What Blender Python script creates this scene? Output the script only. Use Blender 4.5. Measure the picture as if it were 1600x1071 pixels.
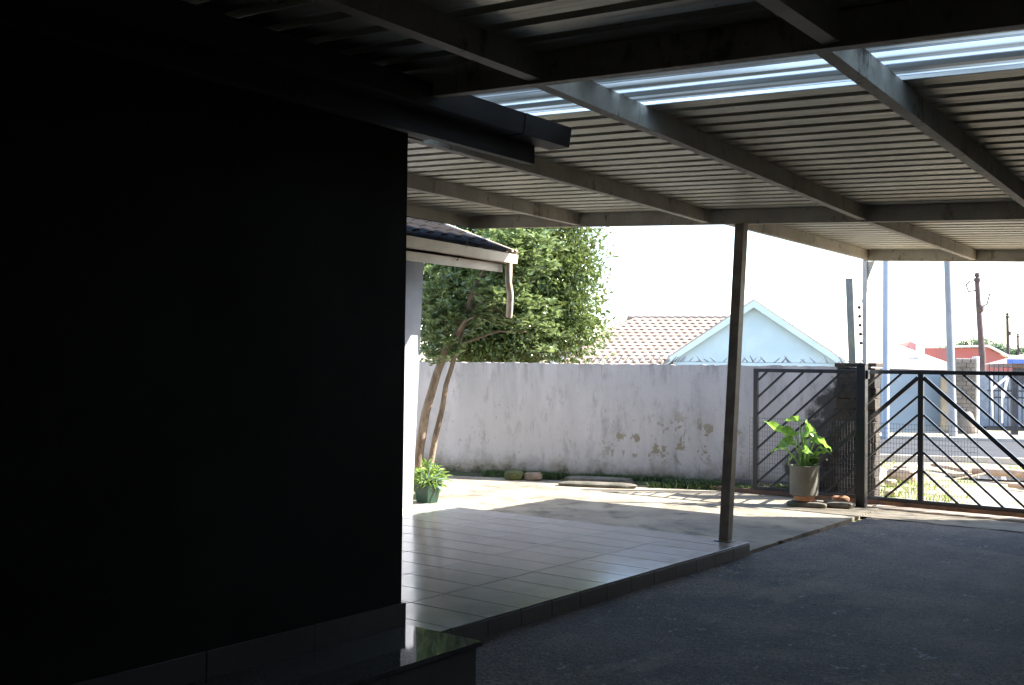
import bpy, math, random
import numpy as np
from math import sin, cos, tan, pi, radians, sqrt, atan2
from mathutils import Vector, Matrix, Euler, noise as mnoise
random.seed(7); np.random.seed(7)
scene = bpy.context.scene
for o in list(bpy.data.objects): bpy.data.objects.remove(o)
COL = scene.collection

# ------------------------------------------------------------------ camera, sky, sun, exposure
YAW, PITCH, ROLL = radians(37.8), radians(1.28), radians(0.69)
cam_d = bpy.data.cameras.new('camera'); cam = bpy.data.objects.new('camera', cam_d); COL.objects.link(cam)
f0 = Vector((-sin(YAW)*cos(PITCH), cos(YAW)*cos(PITCH), sin(PITCH)))
r0 = Vector((cos(YAW), sin(YAW), 0)); u0 = r0.cross(f0)
rr = r0*cos(ROLL)+u0*sin(ROLL); uu = -r0*sin(ROLL)+u0*cos(ROLL)
M = Matrix((rr, uu, -f0)).transposed().to_4x4(); M.translation = (0, 0, 1.6)
cam.matrix_world = M
cam_d.sensor_width = 36; cam_d.lens = 36*1640/1600; cam_d.clip_start = .05; cam_d.clip_end = 3000
scene.camera = cam

SUN_EL = radians(39); SUN_AZ = radians(37.5)            # azimuth measured from +X towards +Y
world = bpy.data.worlds.new('World'); scene.world = world; world.use_nodes = True
wn = world.node_tree.nodes; wl = world.node_tree.links
bg = wn['Background']; sky = wn.new('ShaderNodeTexSky'); sky.sky_type = 'NISHITA'
sky.sun_disc = False; sky.sun_elevation = SUN_EL; sky.sun_rotation = pi/2-SUN_AZ
sky.air_density = 1.0; sky.dust_density = 1.2; sky.ozone_density = 1.0
wl.new(sky.outputs[0], bg.inputs[0]); bg.inputs[1].default_value = 0.15
sd = bpy.data.lights.new('sun', 'SUN'); sun = bpy.data.objects.new('sun', sd); COL.objects.link(sun)
sd.energy = 5.0; sd.angle = radians(.5); sd.color = (1, .955, .88)
sdir = Vector((cos(SUN_AZ)*cos(SUN_EL), sin(SUN_AZ)*cos(SUN_EL), sin(SUN_EL)))
sun.rotation_euler = sdir.to_track_quat('Z', 'Y').to_euler()
vs = scene.view_settings; vs.view_transform = 'Standard'; vs.look = 'None'; vs.gamma = 1; vs.use_curve_mapping = False
vs.exposure = 2.2
scene.cycles.max_bounces = 10; scene.cycles.diffuse_bounces = 5; scene.cycles.glossy_bounces = 4
scene.cycles.transparent_max_bounces = 12

# ------------------------------------------------------------------ helpers
class MB:
    def __init__(s): s.v = []; s.f = []; s.sm = False
    def add(s, v, f):
        n = len(s.v); s.v += [tuple(p) for p in v]; s.f += [tuple(i+n for i in q) for q in f]; return s
    def box(s, x0, x1, y0, y1, z0, z1, b=0.0):
        if b <= 0:
            v = [(x, y, z) for z in (z0, z1) for y in (y0, y1) for x in (x0, x1)]
            f = [(0, 2, 3, 1), (4, 5, 7, 6), (0, 1, 5, 4), (2, 6, 7, 3), (0, 4, 6, 2), (1, 3, 7, 5)]
            return s.add(v, f)
        cx, cy, cz = (x0+x1)/2, (y0+y1)/2, (z0+z1)/2; hx, hy, hz = (x1-x0)/2, (y1-y0)/2, (z1-z0)/2
        b = min(b, hx*.9, hy*.9, hz*.9); v = []; idx = {}
        for sx in (-1, 1):
            for sy in (-1, 1):
                for sz in (-1, 1):
                    idx[(sx, sy, sz, 0)] = len(v); v.append((cx+sx*hx, cy+sy*(hy-b), cz+sz*(hz-b)))
                    idx[(sx, sy, sz, 1)] = len(v); v.append((cx+sx*(hx-b), cy+sy*hy, cz+sz*(hz-b)))
                    idx[(sx, sy, sz, 2)] = len(v); v.append((cx+sx*(hx-b), cy+sy*(hy-b), cz+sz*hz))
        f = []
        for ax in range(3):
            for sg in (-1, 1):
                q = []
                for a, c in ((-1, -1), (1, -1), (1, 1), (-1, 1)):
                    k = [0, 0, 0]; k[ax] = sg; k[(ax+1) % 3] = a; k[(ax+2) % 3] = c; q.append(idx[(*k, ax)])
                f.append(tuple(q if sg > 0 else q[::-1]))
        for ax in range(3):
            a1, a2 = (ax+1) % 3, (ax+2) % 3
            for s1 in (-1, 1):
                for s2 in (-1, 1):
                    k0 = [0]*3; k1 = [0]*3; k0[a1] = k1[a1] = s1; k0[a2] = k1[a2] = s2; k0[ax] = -1; k1[ax] = 1
                    q = [idx[(*k0, a1)], idx[(*k1, a1)], idx[(*k1, a2)], idx[(*k0, a2)]]
                    f.append(tuple(q if s1*s2 > 0 else q[::-1]))
        for sx in (-1, 1):
            for sy in (-1, 1):
                for sz in (-1, 1):
                    q = [idx[(sx, sy, sz, i)] for i in range(3)]; f.append(tuple(q if sx*sy*sz > 0 else q[::-1]))
        return s.add(v, f)
    def prism(s, base, ext):
        """polygon (list of 3-D points) pushed along ext"""
        n = len(base); v = [Vector(p) for p in base]; v2 = [p+Vector(ext) for p in v]
        f = [tuple(range(n))[::-1], tuple(range(n, 2*n))]+[(i, (i+1) % n, n+(i+1) % n, n+i) for i in range(n)]
        return s.add(v+v2, f)
    def bar(s, a, b, w, h=None, up=(0, 0, 1)):
        """rectangular bar from a to b; w across, h along up"""
        h = h or w; a = Vector(a); b = Vector(b); d = (b-a).normalized(); upv = Vector(up)
        if abs(d.dot(upv)) > .99: upv = Vector((0, 1, 0))
        x = d.cross(upv).normalized(); y = x.cross(d)
        v = [p+x*sx*w/2+y*sy*h/2 for p in (a, b) for sx, sy in ((-1, -1), (1, -1), (1, 1), (-1, 1))]
        return s.add(v, [(3, 2, 1, 0), (4, 5, 6, 7)]+[(i, (i+1) % 4, 4+(i+1) % 4, 4+i) for i in range(4)])
    def tube(s, pts, rad, n=8, cap=True):
        pts = [Vector(p) for p in pts]; m = len(pts)
        rad = rad if hasattr(rad, '__len__') else [rad]*m; v = []; px = None
        for i, p in enumerate(pts):
            d = (pts[min(i+1, m-1)]-pts[max(i-1, 0)]).normalized()
            if px is None: px = d.cross(Vector((0, 0, 1)) if abs(d.z) < .9 else Vector((1, 0, 0))).normalized()
            px = (px-d*px.dot(d)).normalized(); py = d.cross(px)
            for k in range(n):
                a = 2*pi*k/n; v.append(p+(px*cos(a)+py*sin(a))*rad[i])
        f = [(i*n+k, i*n+(k+1) % n, (i+1)*n+(k+1) % n, (i+1)*n+k) for i in range(m-1) for k in range(n)]
        if cap: f += [tuple(range(n))[::-1], tuple(range((m-1)*n, m*n))]
        s.sm = True; return s.add(v, f)
    def lathe(s, prof, c=(0, 0, 0), n=24):
        v = [(c[0]+r*cos(2*pi*k/n), c[1]+r*sin(2*pi*k/n), c[2]+z) for r, z in prof for k in range(n)]
        m = len(prof); f = [(i*n+k, i*n+(k+1) % n, (i+1)*n+(k+1) % n, (i+1)*n+k) for i in range(m-1) for k in range(n)]
        f += [tuple(range(n))[::-1], tuple(range((m-1)*n, m*n))]; s.sm = True; return s.add(v, f)
    def mesh(s, name):
        me = bpy.data.meshes.new(name); me.from_pydata(s.v, [], s.f); me.update()
        if s.sm:
            me.shade_smooth() if hasattr(me, 'shade_smooth') else None
            try: me.set_sharp_from_angle(angle=radians(40))
            except Exception: pass
        return me
    def build(s, name, mat, parent=None):
        me = s.mesh(name); return ob(name, me, mat, parent)

def ob(name, me, mat, parent=None, loc=None, rot=None, scale=None):
    o = bpy.data.objects.new(name, me); COL.objects.link(o)
    if mat is not None and me is not None and len(me.materials) == 0: me.materials.append(mat)
    if parent is not None: o.parent = parent
    if loc is not None: o.location = loc
    if rot is not None: o.rotation_euler = rot
    if scale is not None: o.scale = scale
    return o
def tag(o, label=None, cat=None, group=None, kind=None):
    if label: o['label'] = label
    if cat: o['category'] = cat
    if group: o['group'] = group
    if kind: o['kind'] = kind
    return o
def thing(name, label, cat, loc=(0, 0, 0), rz=0, group=None):
    o = bpy.data.objects.new(name, None); COL.objects.link(o); o.location = loc; o.rotation_euler = (0, 0, rz)
    o.empty_display_size = .2
    return tag(o, label, cat, group)
def struct(name, mb, mat, label=None):
    o = mb.build(name, mat); o['kind'] = 'structure'
    if label: o['label'] = label
    return o
def grid_mesh(x0, x1, y0, y1, nx, ny, zf):
    mb = MB(); v = []
    for j in range(ny+1):
        for i in range(nx+1):
            x = x0+(x1-x0)*i/nx; y = y0+(y1-y0)*j/ny; v.append((x, y, zf(x, y)))
    f = [(j*(nx+1)+i, j*(nx+1)+i+1, (j+1)*(nx+1)+i+1, (j+1)*(nx+1)+i) for j in range(ny) for i in range(nx)]
    mb.add(v, f); mb.sm = True; return mb
def nz(x, y, z=0, s=1.): return mnoise.noise(Vector((x*s, y*s, z*s)))

# ------------------------------------------------------------------ materials
class NT:
    """small node builder"""
    def __init__(s, name):
        s.m = bpy.data.materials.new(name); s.m.use_nodes = True; s.t = s.m.node_tree
        s.b = s.t.nodes['Principled BSDF']; s.pos = s.t.nodes.new('ShaderNodeNewGeometry').outputs['Position']
        s.oi = None
    def link(s, a, b): s.t.links.new(a, b)
    def n(s, typ, **kw):
        nd = s.t.nodes.new(typ)
        for k, v in kw.items(): setattr(nd, k, v)
        return nd
    def coord(s, scale=(1, 1, 1), rot=(0, 0, 0), objspace=False):
        mp = s.n('ShaderNodeMapping'); mp.inputs['Scale'].default_value = scale; mp.inputs['Rotation'].default_value = rot
        s.link(s.n('ShaderNodeTexCoord').outputs['Object'] if objspace else s.pos, mp.inputs[0]); return mp.outputs[0]
    def noise(s, scale, detail=6, rough=.55, c=None, dist=0):
        nd = s.n('ShaderNodeTexNoise'); nd.inputs['Scale'].default_value = scale; nd.inputs['Detail'].default_value = detail
        nd.inputs['Roughness'].default_value = rough; nd.inputs['Distortion'].default_value = dist
        s.link(c if c is not None else s.pos, nd.inputs['Vector']); return nd.outputs['Fac']
    def vor(s, scale, c=None, feat='F1', out='Distance'):
        nd = s.n('ShaderNodeTexVoronoi', feature=feat); nd.inputs['Scale'].default_value = scale
        s.link(c if c is not None else s.pos, nd.inputs['Vector']); return nd.outputs[out]
    def ramp(s, fac, a, b, inv=False):
        nd = s.n('ShaderNodeMapRange', interpolation_type='SMOOTHSTEP'); nd.inputs['From Min'].default_value = a
        nd.inputs['From Max'].default_value = b
        if inv: nd.inputs['To Min'].default_value = 1; nd.inputs['To Max'].default_value = 0
        s.link(fac, nd.inputs['Value']); return nd.outputs[0]
    def math(s, op, a, b=None, clamp=False):
        nd = s.n('ShaderNodeMath', operation=op, use_clamp=clamp)
        for i, x in enumerate((a, b)):
            if x is None: continue
            if isinstance(x, (int, float)): nd.inputs[i].default_value = x
            else: s.link(x, nd.inputs[i])
        return nd.outputs[0]
    def mix(s, fac, a, b, mode='MIX'):
        nd = s.n('ShaderNodeMix', data_type='RGBA', blend_type=mode)
        for i, x in ((0, fac), (6, a), (7, b)):
            if isinstance(x, (int, float)): nd.inputs[i].default_value = x
            elif isinstance(x, tuple): nd.inputs[i].default_value = (*x, 1)
            else: s.link(x, nd.inputs[i])
        return nd.outputs[2]
    def sep(s, i):
        nd = s.n('ShaderNodeSeparateXYZ'); s.link(s.pos, nd.inputs[0]); return nd.outputs[i]
    def rnd(s): return s.n('ShaderNodeObjectInfo').outputs['Random']
    def col(s, c):
        if isinstance(c, tuple): s.b.inputs['Base Color'].default_value = (*c, 1)
        else: s.link(c, s.b.inputs['Base Color'])
        return s
    def rough(s, r):
        if isinstance(r, (int, float)): s.b.inputs['Roughness'].default_value = r
        else: s.link(r, s.b.inputs['Roughness'])
        return s
    def bump(s, h, strength=.3, dist=.01):
        nd = s.n('ShaderNodeBump'); nd.inputs['Strength'].default_value = strength; nd.inputs['Distance'].default_value = dist
        s.link(h, nd.inputs['Height']); s.link(nd.outputs[0], s.b.inputs['Normal']); return s
    def set(s, **k):
        for a, v in k.items(): s.b.inputs[a.replace('_', ' ')].default_value = v
        return s

def simple(name, c, c2=None, scale=6, rough=.7, bump=.15, bscale=60, bd=.004, vary=0, metal=0, lo=.35, hi=.65):
    t = NT(name)
    c2 = c2 or tuple(x*.75 for x in c)
    k = t.mix(t.ramp(t.noise(scale), lo, hi), c, c2)
    if vary:
        k = t.mix(t.math('MULTIPLY', t.rnd(), vary), k, tuple(x*.45 for x in c))
    t.col(k).rough(rough).bump(t.noise(bscale, 4), bump, bd)
    t.b.inputs['Metallic'].default_value = metal
    return t.m
def leaf_mat(name, c1, c2, scale=1.5, trans=.35, rough=.35, tc=None):
    t = NT(name)
    k = t.mix(t.ramp(t.noise(scale, 3), .3, .7), c1, c2)
    k = t.mix(t.ramp(t.noise(22, 2), .40, .75), k, tuple(x*1.9 for x in c1))
    t.col(k).rough(rough)
    tr = t.n('ShaderNodeBsdfTranslucent'); tcn = t.mix(.5, k, tc or (c2[0]*2.2, c2[1]*2.2, c2[2]*1.0)); t.link(tcn, tr.inputs[0])
    mx = t.n('ShaderNodeMixShader'); mx.inputs[0].default_value = trans
    t.link(t.b.outputs[0], mx.inputs[1]); t.link(tr.outputs[0], mx.inputs[2])
    t.link(mx.outputs[0], t.t.nodes['Material Output'].inputs['Surface'])
    return t.m

def m_galv():
    t = NT('galvanised_sheet')
    n1 = t.noise(1.6, 5, .6); st = t.noise(5, 5, .6, t.coord((.35, 6, 6)))
    k = t.mix(t.ramp(n1, .3, .7), (.80, .78, .68), (.62, .60, .50))
    k = t.mix(t.ramp(st, .45, .75), k, (.46, .43, .35))
    k = t.mix(t.ramp(t.noise(14, 4, .65, t.coord((.6, 2, 2))), .63, .74), k, (.17, .12, .075))
    t.col(k).rough(t.mix(st, (.40,)*3, (.55,)*3)).bump(t.noise(30, 3, .5, t.coord((.15, 1, 1))), .12, .004)
    t.b.inputs['Metallic'].default_value = .45; return t.m
def m_clear():
    t = NT('translucent_sheet')
    st = t.noise(1.6, 4, .6, t.coord((.10, 5, .01)))
    k = t.mix(t.ramp(st, .40, .62), (.62, .72, .80), (.17, .19, .20))
    t.col(k).rough(.25)
    tr = t.n('ShaderNodeBsdfTranslucent'); t.link(k, tr.inputs[0])
    m1 = t.n('ShaderNodeMixShader'); m1.inputs[0].default_value = .55; t.link(t.b.outputs[0], m1.inputs[1]); t.link(tr.outputs[0], m1.inputs[2])
    t.link(m1.outputs[0], t.t.nodes['Material Output'].inputs['Surface']); return t.m
def m_steel():
    t = NT('weathered_cream_steel')
    k = t.mix(t.ramp(t.noise(3, 6, .6), .35, .65), (.66, .61, .52), (.52, .47, .39))
    k = t.mix(t.ramp(t.noise(7, 7, .75, t.coord((1, 1, .5))), .54, .66), k, (.24, .20, .14))
    k = t.mix(t.ramp(t.noise(5, 6, .7), .62, .72), k, (.22, .24, .10))
    t.col(k).rough(.6).bump(t.noise(60, 4), .2, .003); return t.m
def m_wall():
    t = NT('stained_lilac_plaster')
    z = t.sep(2)
    stv = t.noise(2.2, 7, .65, t.coord((1, 1, .16)))
    k = t.mix(t.ramp(stv, .35, .68), (.57, .525, .505), (.43, .40, .38))
    k = t.mix(t.ramp(t.noise(1.1, 6, .6), .42, .62), k, (.50, .465, .445))
    k = t.mix(t.math('MULTIPLY', t.ramp(t.noise(7, 8, .72, t.coord((1, 1, .3))), .50, .70), .6), k, (.25, .225, .20))
    # fine cracks, running mostly downward
    cr = t.ramp(t.noise(9, 3, .5, t.coord((1, 1, .10))), .66, .70); crn = t.ramp(t.noise(1.6, 5, .6), .5, .6)
    k = t.mix(t.math('MULTIPLY', t.math('MULTIPLY', cr, crn), .45), k, (.12, .11, .10))
    sc_ = t.math('MULTIPLY', t.ramp(t.noise(26, 5, .7, t.coord((1, 1, .45))), .60, .68), t.math('MULTIPLY', t.ramp(t.noise(1.7, 3), .45, .58), t.ramp(z, 1.0, 1.4, True)))
    k = t.mix(t.math('MULTIPLY', sc_, .7), k, (.14, .13, .115))
    # grime drips from the top
    top = t.math('MULTIPLY', t.ramp(z, 1.25, 1.68), t.ramp(t.noise(6, 5, .7, t.coord((1, 1, .12))), .45, .65))
    k = t.mix(t.math('MULTIPLY', top, .6), k, (.23, .215, .21))
    # flaking paint in the lower middle: buff plaster shows
    band = t.math('MULTIPLY', t.ramp(z, .15, .5), t.ramp(z, .7, 1.15, True))
    xm = t.sep(0); reg = t.math('MULTIPLY', t.ramp(xm, -8.3, -7.5), t.ramp(xm, -6.3, -5.9, True))
    fl = t.math('MULTIPLY', t.ramp(t.noise(6, 7, .66, t.coord((1, 1, .85))), .555, .575), t.math('MULTIPLY', band, reg))
    k = t.mix(t.math('MULTIPLY', fl, .85), k, (.25, .205, .125))
    # moss and damp at the foot
    g = t.math('ADD', z, t.math('MULTIPLY', t.math('SUBTRACT', t.noise(3.2, 6, .7), .5), .65))
    k = t.mix(t.math('MULTIPLY', t.ramp(g, .0, .42, True), .9), k, (.17, .14, .085))
    k = t.mix(t.ramp(g, -.02, .17, True), k, (.03, .035, .012))
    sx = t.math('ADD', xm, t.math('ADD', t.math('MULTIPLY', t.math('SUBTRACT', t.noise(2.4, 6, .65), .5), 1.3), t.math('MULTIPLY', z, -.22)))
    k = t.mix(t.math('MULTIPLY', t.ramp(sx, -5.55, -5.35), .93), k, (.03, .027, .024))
    h = t.math('ADD', t.noise(12, 7, .6), t.math('MULTIPLY', fl, -.5))
    t.col(k).rough(.9).bump(h, .5, .012); return t.m
def m_tile(name, c, rough, rmul=1):
    t = NT(name); r = t.rnd()
    k = t.mix(t.math('MULTIPLY', r, .6), c, tuple(x*.82 for x in c))
    k = t.mix(t.math('MULTIPLY', t.ramp(t.noise(4, 6, .7), .48, .7), .45), k, tuple(x*.55 for x in c))
    t.col(k).rough(t.mix(t.ramp(t.noise(5, 5), .3, .7), (rough,)*3, (rough*1.45,)*3)).bump(t.noise(7, 2), .04, .01)
    return t.m
def m_drive():
    t = NT('rough_driveway')
    k = t.mix(t.ramp(t.noise(1.1, 7, .68), .38, .62), (.27, .225, .19), (.135, .118, .108))
    k = t.mix(t.math('MULTIPLY', t.ramp(t.noise(2.3, 7, .7), .50, .64), .75), k, (.34, .285, .225))
    k = t.mix(t.math('MULTIPLY', t.ramp(t.noise(.75, 5, .6, t.coord((1, .45, 1))), .52, .62), .6), k, (.085, .075, .072))
    grit = t.noise(48, 5, .75); k = t.mix(t.math('MULTIPLY', t.ramp(grit, .45, .58), .8), k, (.036, .031, .028), 'MIX')
    k = t.mix(t.math('MULTIPLY', t.ramp(t.noise(.55, 6, .62), .50, .60), .55), k, (.05, .046, .046)); k = t.mix(t.math('MULTIPLY', t.ramp(t.noise(.9, 6, .65, t.coord((1.6, .5, 1))), .56, .66), .5), k, (.36, .31, .25))
    k = t.mix(t.math('MULTIPLY', t.ramp(t.noise(90, 3, .65), .58, .66), .85), k, (.42, .37, .33))
    sp = t.math('MULTIPLY', t.ramp(t.noise(14, 7, .78, t.coord((1, .55, 1))), .59, .63), t.ramp(t.noise(1.1, 3), .50, .58))
    k = t.mix(t.math('MULTIPLY', sp, .85), k, (.62, .61, .62))
    t.col(k).rough(.75).bump(t.math('ADD', t.math('MULTIPLY', grit, 1.0), t.noise(18, 6, .7)), 1.0, .03); t.set(Specular_IOR_Level=.35); return t.m
def m_conc(name='yard_concrete', c1=(.27, .235, .175), c2=(.16, .135, .10), stain=(.065, .055, .038)):
    t = NT(name)
    k = t.mix(t.ramp(t.noise(1.5, 6, .6), .35, .65), c1, c2)
    k = t.mix(t.math('MULTIPLY', t.ramp(t.noise(2.6, 7, .7), .5, .68), .8), k, stain)
    k = t.mix(t.ramp(t.vor(60), .05, .2, True), k, tuple(x*1.3 for x in c1))
    t.col(k).rough(.85).bump(t.noise(25, 7, .65), .6, .012); return t.m
def m_dirt():
    t = NT('verge_soil')
    k = t.mix(t.ramp(t.noise(.9, 6, .6), .35, .65), (.40, .33, .25), (.30, .235, .165))
    gr = t.ramp(t.noise(.55, 5, .6), .50, .60)
    k = t.mix(t.math('MULTIPLY', gr, .75), k, (.15, .17, .05))
    k = t.mix(t.ramp(t.noise(30, 4), .62, .7), k, (.16, .12, .08))
    t.col(k).rough(.95).bump(t.noise(14, 7, .7), .7, .03); return t.m
def m_dark():
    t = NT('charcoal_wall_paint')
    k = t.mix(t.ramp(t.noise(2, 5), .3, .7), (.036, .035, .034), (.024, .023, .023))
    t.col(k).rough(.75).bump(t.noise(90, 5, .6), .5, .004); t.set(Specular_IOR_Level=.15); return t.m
def m_granite():
    t = NT('polished_step_stone')
    k = t.mix(t.ramp(t.vor(90), .1, .5), (.15, .15, .155), (.09, .092, .095))
    t.col(k).rough(.04); t.set(Specular_IOR_Level=.7); return t.m
def m_pillar():
    t = NT('sooty_masonry')
    k = t.mix(t.ramp(t.noise(4, 6, .7), .35, .65), (.06, .047, .036), (.016, .014, .012))
    k = t.mix(t.math('MULTIPLY', t.rnd(), .4), k, (.085, .064, .045))
    k = t.mix(t.ramp(t.noise(2.2, 6, .7), .5, .62), k, (.022, .020, .02))
    t.col(k).rough(.9).bump(t.noise(22, 7, .65), .8, .015); return t.m
def m_bark():
    t = NT('pale_bark')
    k = t.mix(t.ramp(t.noise(9, 6, .7, t.coord((1, 1, .4))), .35, .65), (.27, .20, .135), (.12, .085, .055))
    t.col(k).rough(.85).bump(t.noise(30, 6, .7, t.coord((1, 1, .3))), .7, .01); return t.m
def m_roof_tile(name, c, c2):
    t = NT(name)
    k = t.mix(t.rnd(), c, c2); k = t.mix(t.math('MULTIPLY', t.ramp(t.noise(6, 6, .7), .5, .7), .5), k, tuple(x*.5 for x in c2))
    t.col(k).rough(.8).bump(t.noise(40, 4), .3, .005); t.set(Specular_IOR_Level=.12); return t.m

G = m_galv(); CLEAR = m_clear(); STEEL = m_steel(); WALLM = m_wall(); DRIVE = m_drive(); CONC = m_conc(c1=(.33, .285, .21), c2=(.20, .17, .125)); DIRT = m_dirt(); DARK = m_dark()
TILE = m_tile('veranda_tile_glaze', (.40, .39, .375), .13); RISER = m_tile('riser_tile_glaze', (.19, .165, .155), .35)
SKIRT = m_tile('skirting_tile_glaze', (.15, .14, .135), .3)
GROUT = simple('grout', (.10, .095, .09), rough=.9); GRAN = m_granite(); PILLAR = m_pillar(); BARK = m_bark()
STEPFACE = simple('step_face', (.12, .11, .105), rough=.5)
FASCIA_D = simple('dark_fascia', (.035, .032, .032), (.025, .022, .022), rough=.6)
POSTM = simple('brown_post_paint', (.32, .26, .21), (.22, .175, .14), 8, rough=.45, bump=.1)
WHITE_POST = simple('cream_post', (.8, .78, .75), (.7, .67, .64), 5, rough=.5)
GATEM = simple('gate_black_paint', (.013, .016, .021), (.009, .010, .013), 9, rough=.38, bump=.15)
RUST = simple('rusty_rail', (.17, .085, .05), (.09, .055, .04), 10, rough=.8, bump=.4)
HOUSEW = simple('white_plaster', (.40, .42, .47), (.34, .36, .41), 3, rough=.85, bump=.3, bscale=80)
GUTTER = simple('cream_gutter', (.62, .56, .47), (.5, .44, .35), 3, rough=.5)
PIPE = simple('downpipe_paint', (.52, .42, .34), (.4, .31, .24), 6, rough=.55)
DTILE = m_roof_tile('dark_roof_tile', (.022, .018, .016), (.014, .012, .011)); PTILE = m_roof_tile('pale_roof_tile', (.46, .35, .28), (.34, .255, .20))
PBLUE = simple('pale_blue_plaster', (.42, .53, .58), (.38, .49, .55), 1.2, rough=.9)
BARGE = simple('blue_white_barge', (.50, .60, .64), (.45, .55, .6), 2, rough=.6)
WIRE = simple('galv_wire', (.42, .43, .44), (.3, .3, .3), 8, rough=.4, metal=.5)
SPIKE = simple('spike_metal', (.42, .43, .43), (.26, .26, .26), 8, rough=.35, metal=.35)
MESHW = simple('mesh_wire', (.07, .08, .09), (.05, .05, .06), 8, rough=.5)
POT = simple('grey_cement_pot', (.16, .155, .135), (.12, .115, .10), 6, rough=.8, bump=.3)
TERRA = simple('terracotta', (.42, .20, .10), (.30, .15, .08), 8, rough=.85)
GPOT = simple('green_plastic', (.012, .05, .03), (.01, .035, .022), 5, rough=.35)
SOIL = simple('potting_soil', (.09, .05, .03), (.16, .08, .045), 20, rough=.95, bump=.8, bd=.02)
STONE = simple('mossy_slab', (.17, .15, .12), (.07, .068, .045), 5, rough=.9, bump=.7, bscale=25, bd=.015, vary=.4)
MOSS = simple('moss', (.13, .15, .035), (.07, .075, .03), 9, rough=.95, bump=.9, bscale=40, bd=.02)
LEAF1 = leaf_mat('broad_leaf', (.16, .21, .09), (.06, .095, .038), 3.0, .33, .18, (.30, .37, .11))
LEAF2 = leaf_mat('glossy_leaf', (.085, .120, .042), (.032, .055, .020), 2.6, .30, .16, (.27, .33, .08))
LEAF3 = leaf_mat('arum_leaf', (.16, .30, .06), (.10, .22, .045), 8, .45, .3, (.38, .62, .08))
STALK = leaf_mat('stalk', (.22, .36, .11), (.16, .30, .08), 8, .2, .35)
FERN = leaf_mat('fern_leaf', (.17, .24, .06), (.09, .15, .04), 8, .4, .4)
ALOE = simple('aloe_leaf', (.24, .36, .30), (.18, .30, .25), 8, rough=.4)
GRASS = leaf_mat('grass_blade', (.20, .26, .06), (.13, .18, .04), 1.2, .3, .5)
WEED = leaf_mat('dark_weed', (.05, .085, .025), (.035, .055, .02), 3, .25, .5)

# ------------------------------------------------------------------ the setting
g = MB(); g.box(-900, 900, -500, 1600, -.5, -.06); struct('ground', g, DIRT)
# verge between the plot and the street, gently uneven
e25 = Vector((cos(radians(25)), sin(radians(25)), 0)); n25 = Vector((-e25.y, e25.x, 0))
vg = grid_mesh(-14, 10, 11, 30, 96, 76, lambda x, y: -.012+.03*nz(x, y, 1, 1.1)*(1 if y > 13 else .3)); struct('verge', vg, DIRT)
dv = grid_mesh(-3.90, 6, -4, 11.30, 60, 96, lambda x, y: .016+.006*nz(x, y, 3, 1.7)+.003*nz(x, y, 3, 6)); struct('driveway', dv, DRIVE)
# concrete yard, its right edge chipped where it meets the driveway
yv = []; N = 60
for i in range(N+1):
    y = 8.30+(11.75-8.30)*i/N; yv.append((-3.93-.03*abs(nz(0, y, 5, 5))-.02*nz(0, y, 9, 14)-.015*(y-8.3), y, .03))
poly = [(-13, 8.30, .03)]+yv+[(-4.1, 12.6, .03), (-4.6, 13.45, .03), (-13, 10.25, .03)]
yd = MB(); yd.prism([(p[0], p[1], -.05) for p in poly], (0, 0, .082)); struct('yard_slab', yd, CONC)
ap_ = grid_mesh(-4.12, 2, 11.31, 12.03, 80, 12, lambda x, y: .022+.004*nz(x, y, 3, 3)+.006*nz(x, y, 3, 9)); struct('driveway_apron', ap_, CONC)
# road, far kerb and pavement (aligned with the street)
def strip(name, a0, a1, w0, w1, z, th, mat, org=Vector((-5.7, 19.3, 0))):
    mb = MB(); P = [org+e25*a+n25*w for a, w in ((a0, w0), (a1, w0), (a1, w1), (a0, w1))]
    mb.prism([(p.x, p.y, z-th) for p in P], (0, 0, th)); return struct(name, mb, mat)
ROADM = simple('road_asphalt', (.030, .031, .035), (.020, .021, .024), 2, rough=.95, bump=.5, bscale=90)
strip('road', -80, 80, 0.0, 5.6, .035, .1, ROADM)
strip('far_verge', -80, 80, 5.9, 8.1, .05, .1, simple('far_verge_soil', (.34, .30, .24), (.28, .25, .17), 1.1, rough=.95))
kb = MB()
for w in (-.15, 5.6):
    P = [Vector((-5.7, 19.3, 0))+e25*a+n25*w2 for a, w2 in ((-80, w), (80, w), (80, w+.15), (-80, w+.15))]
    kb.prism([(p.x, p.y, -.05) for p in P], (0, 0, .15))
struct('kerb', kb, simple('kerb_concrete', (.42, .39, .34), (.33, .30, .26), 3, rough=.9))
# concrete threshold strip below the gate with the gate's running rail
th = MB(); th.box(-4.16, 2, 12.02, 12.26, -.02, .045, .01); struct('threshold', th, simple('threshold_concrete', (.50, .42, .35), (.38, .30, .23), 6, rough=.9, bump=.5))
# puddle on the verge
pd = MB(); c = Vector((-3.35, 17.2, .022)); ring = []
for k in range(28):
    a = 2*pi*k/28; r = 1+.25*nz(cos(a)*2, sin(a)*2, 7, 1); ring.append(c+e25*1.3*r*cos(a)+n25*.5*r*sin(a))
pd.add(ring, [tuple(range(28))]); t = NT('puddle_water'); t.col((.10, .085, .07)).rough(.03)
struct('puddle', pd, t.m)
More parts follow.
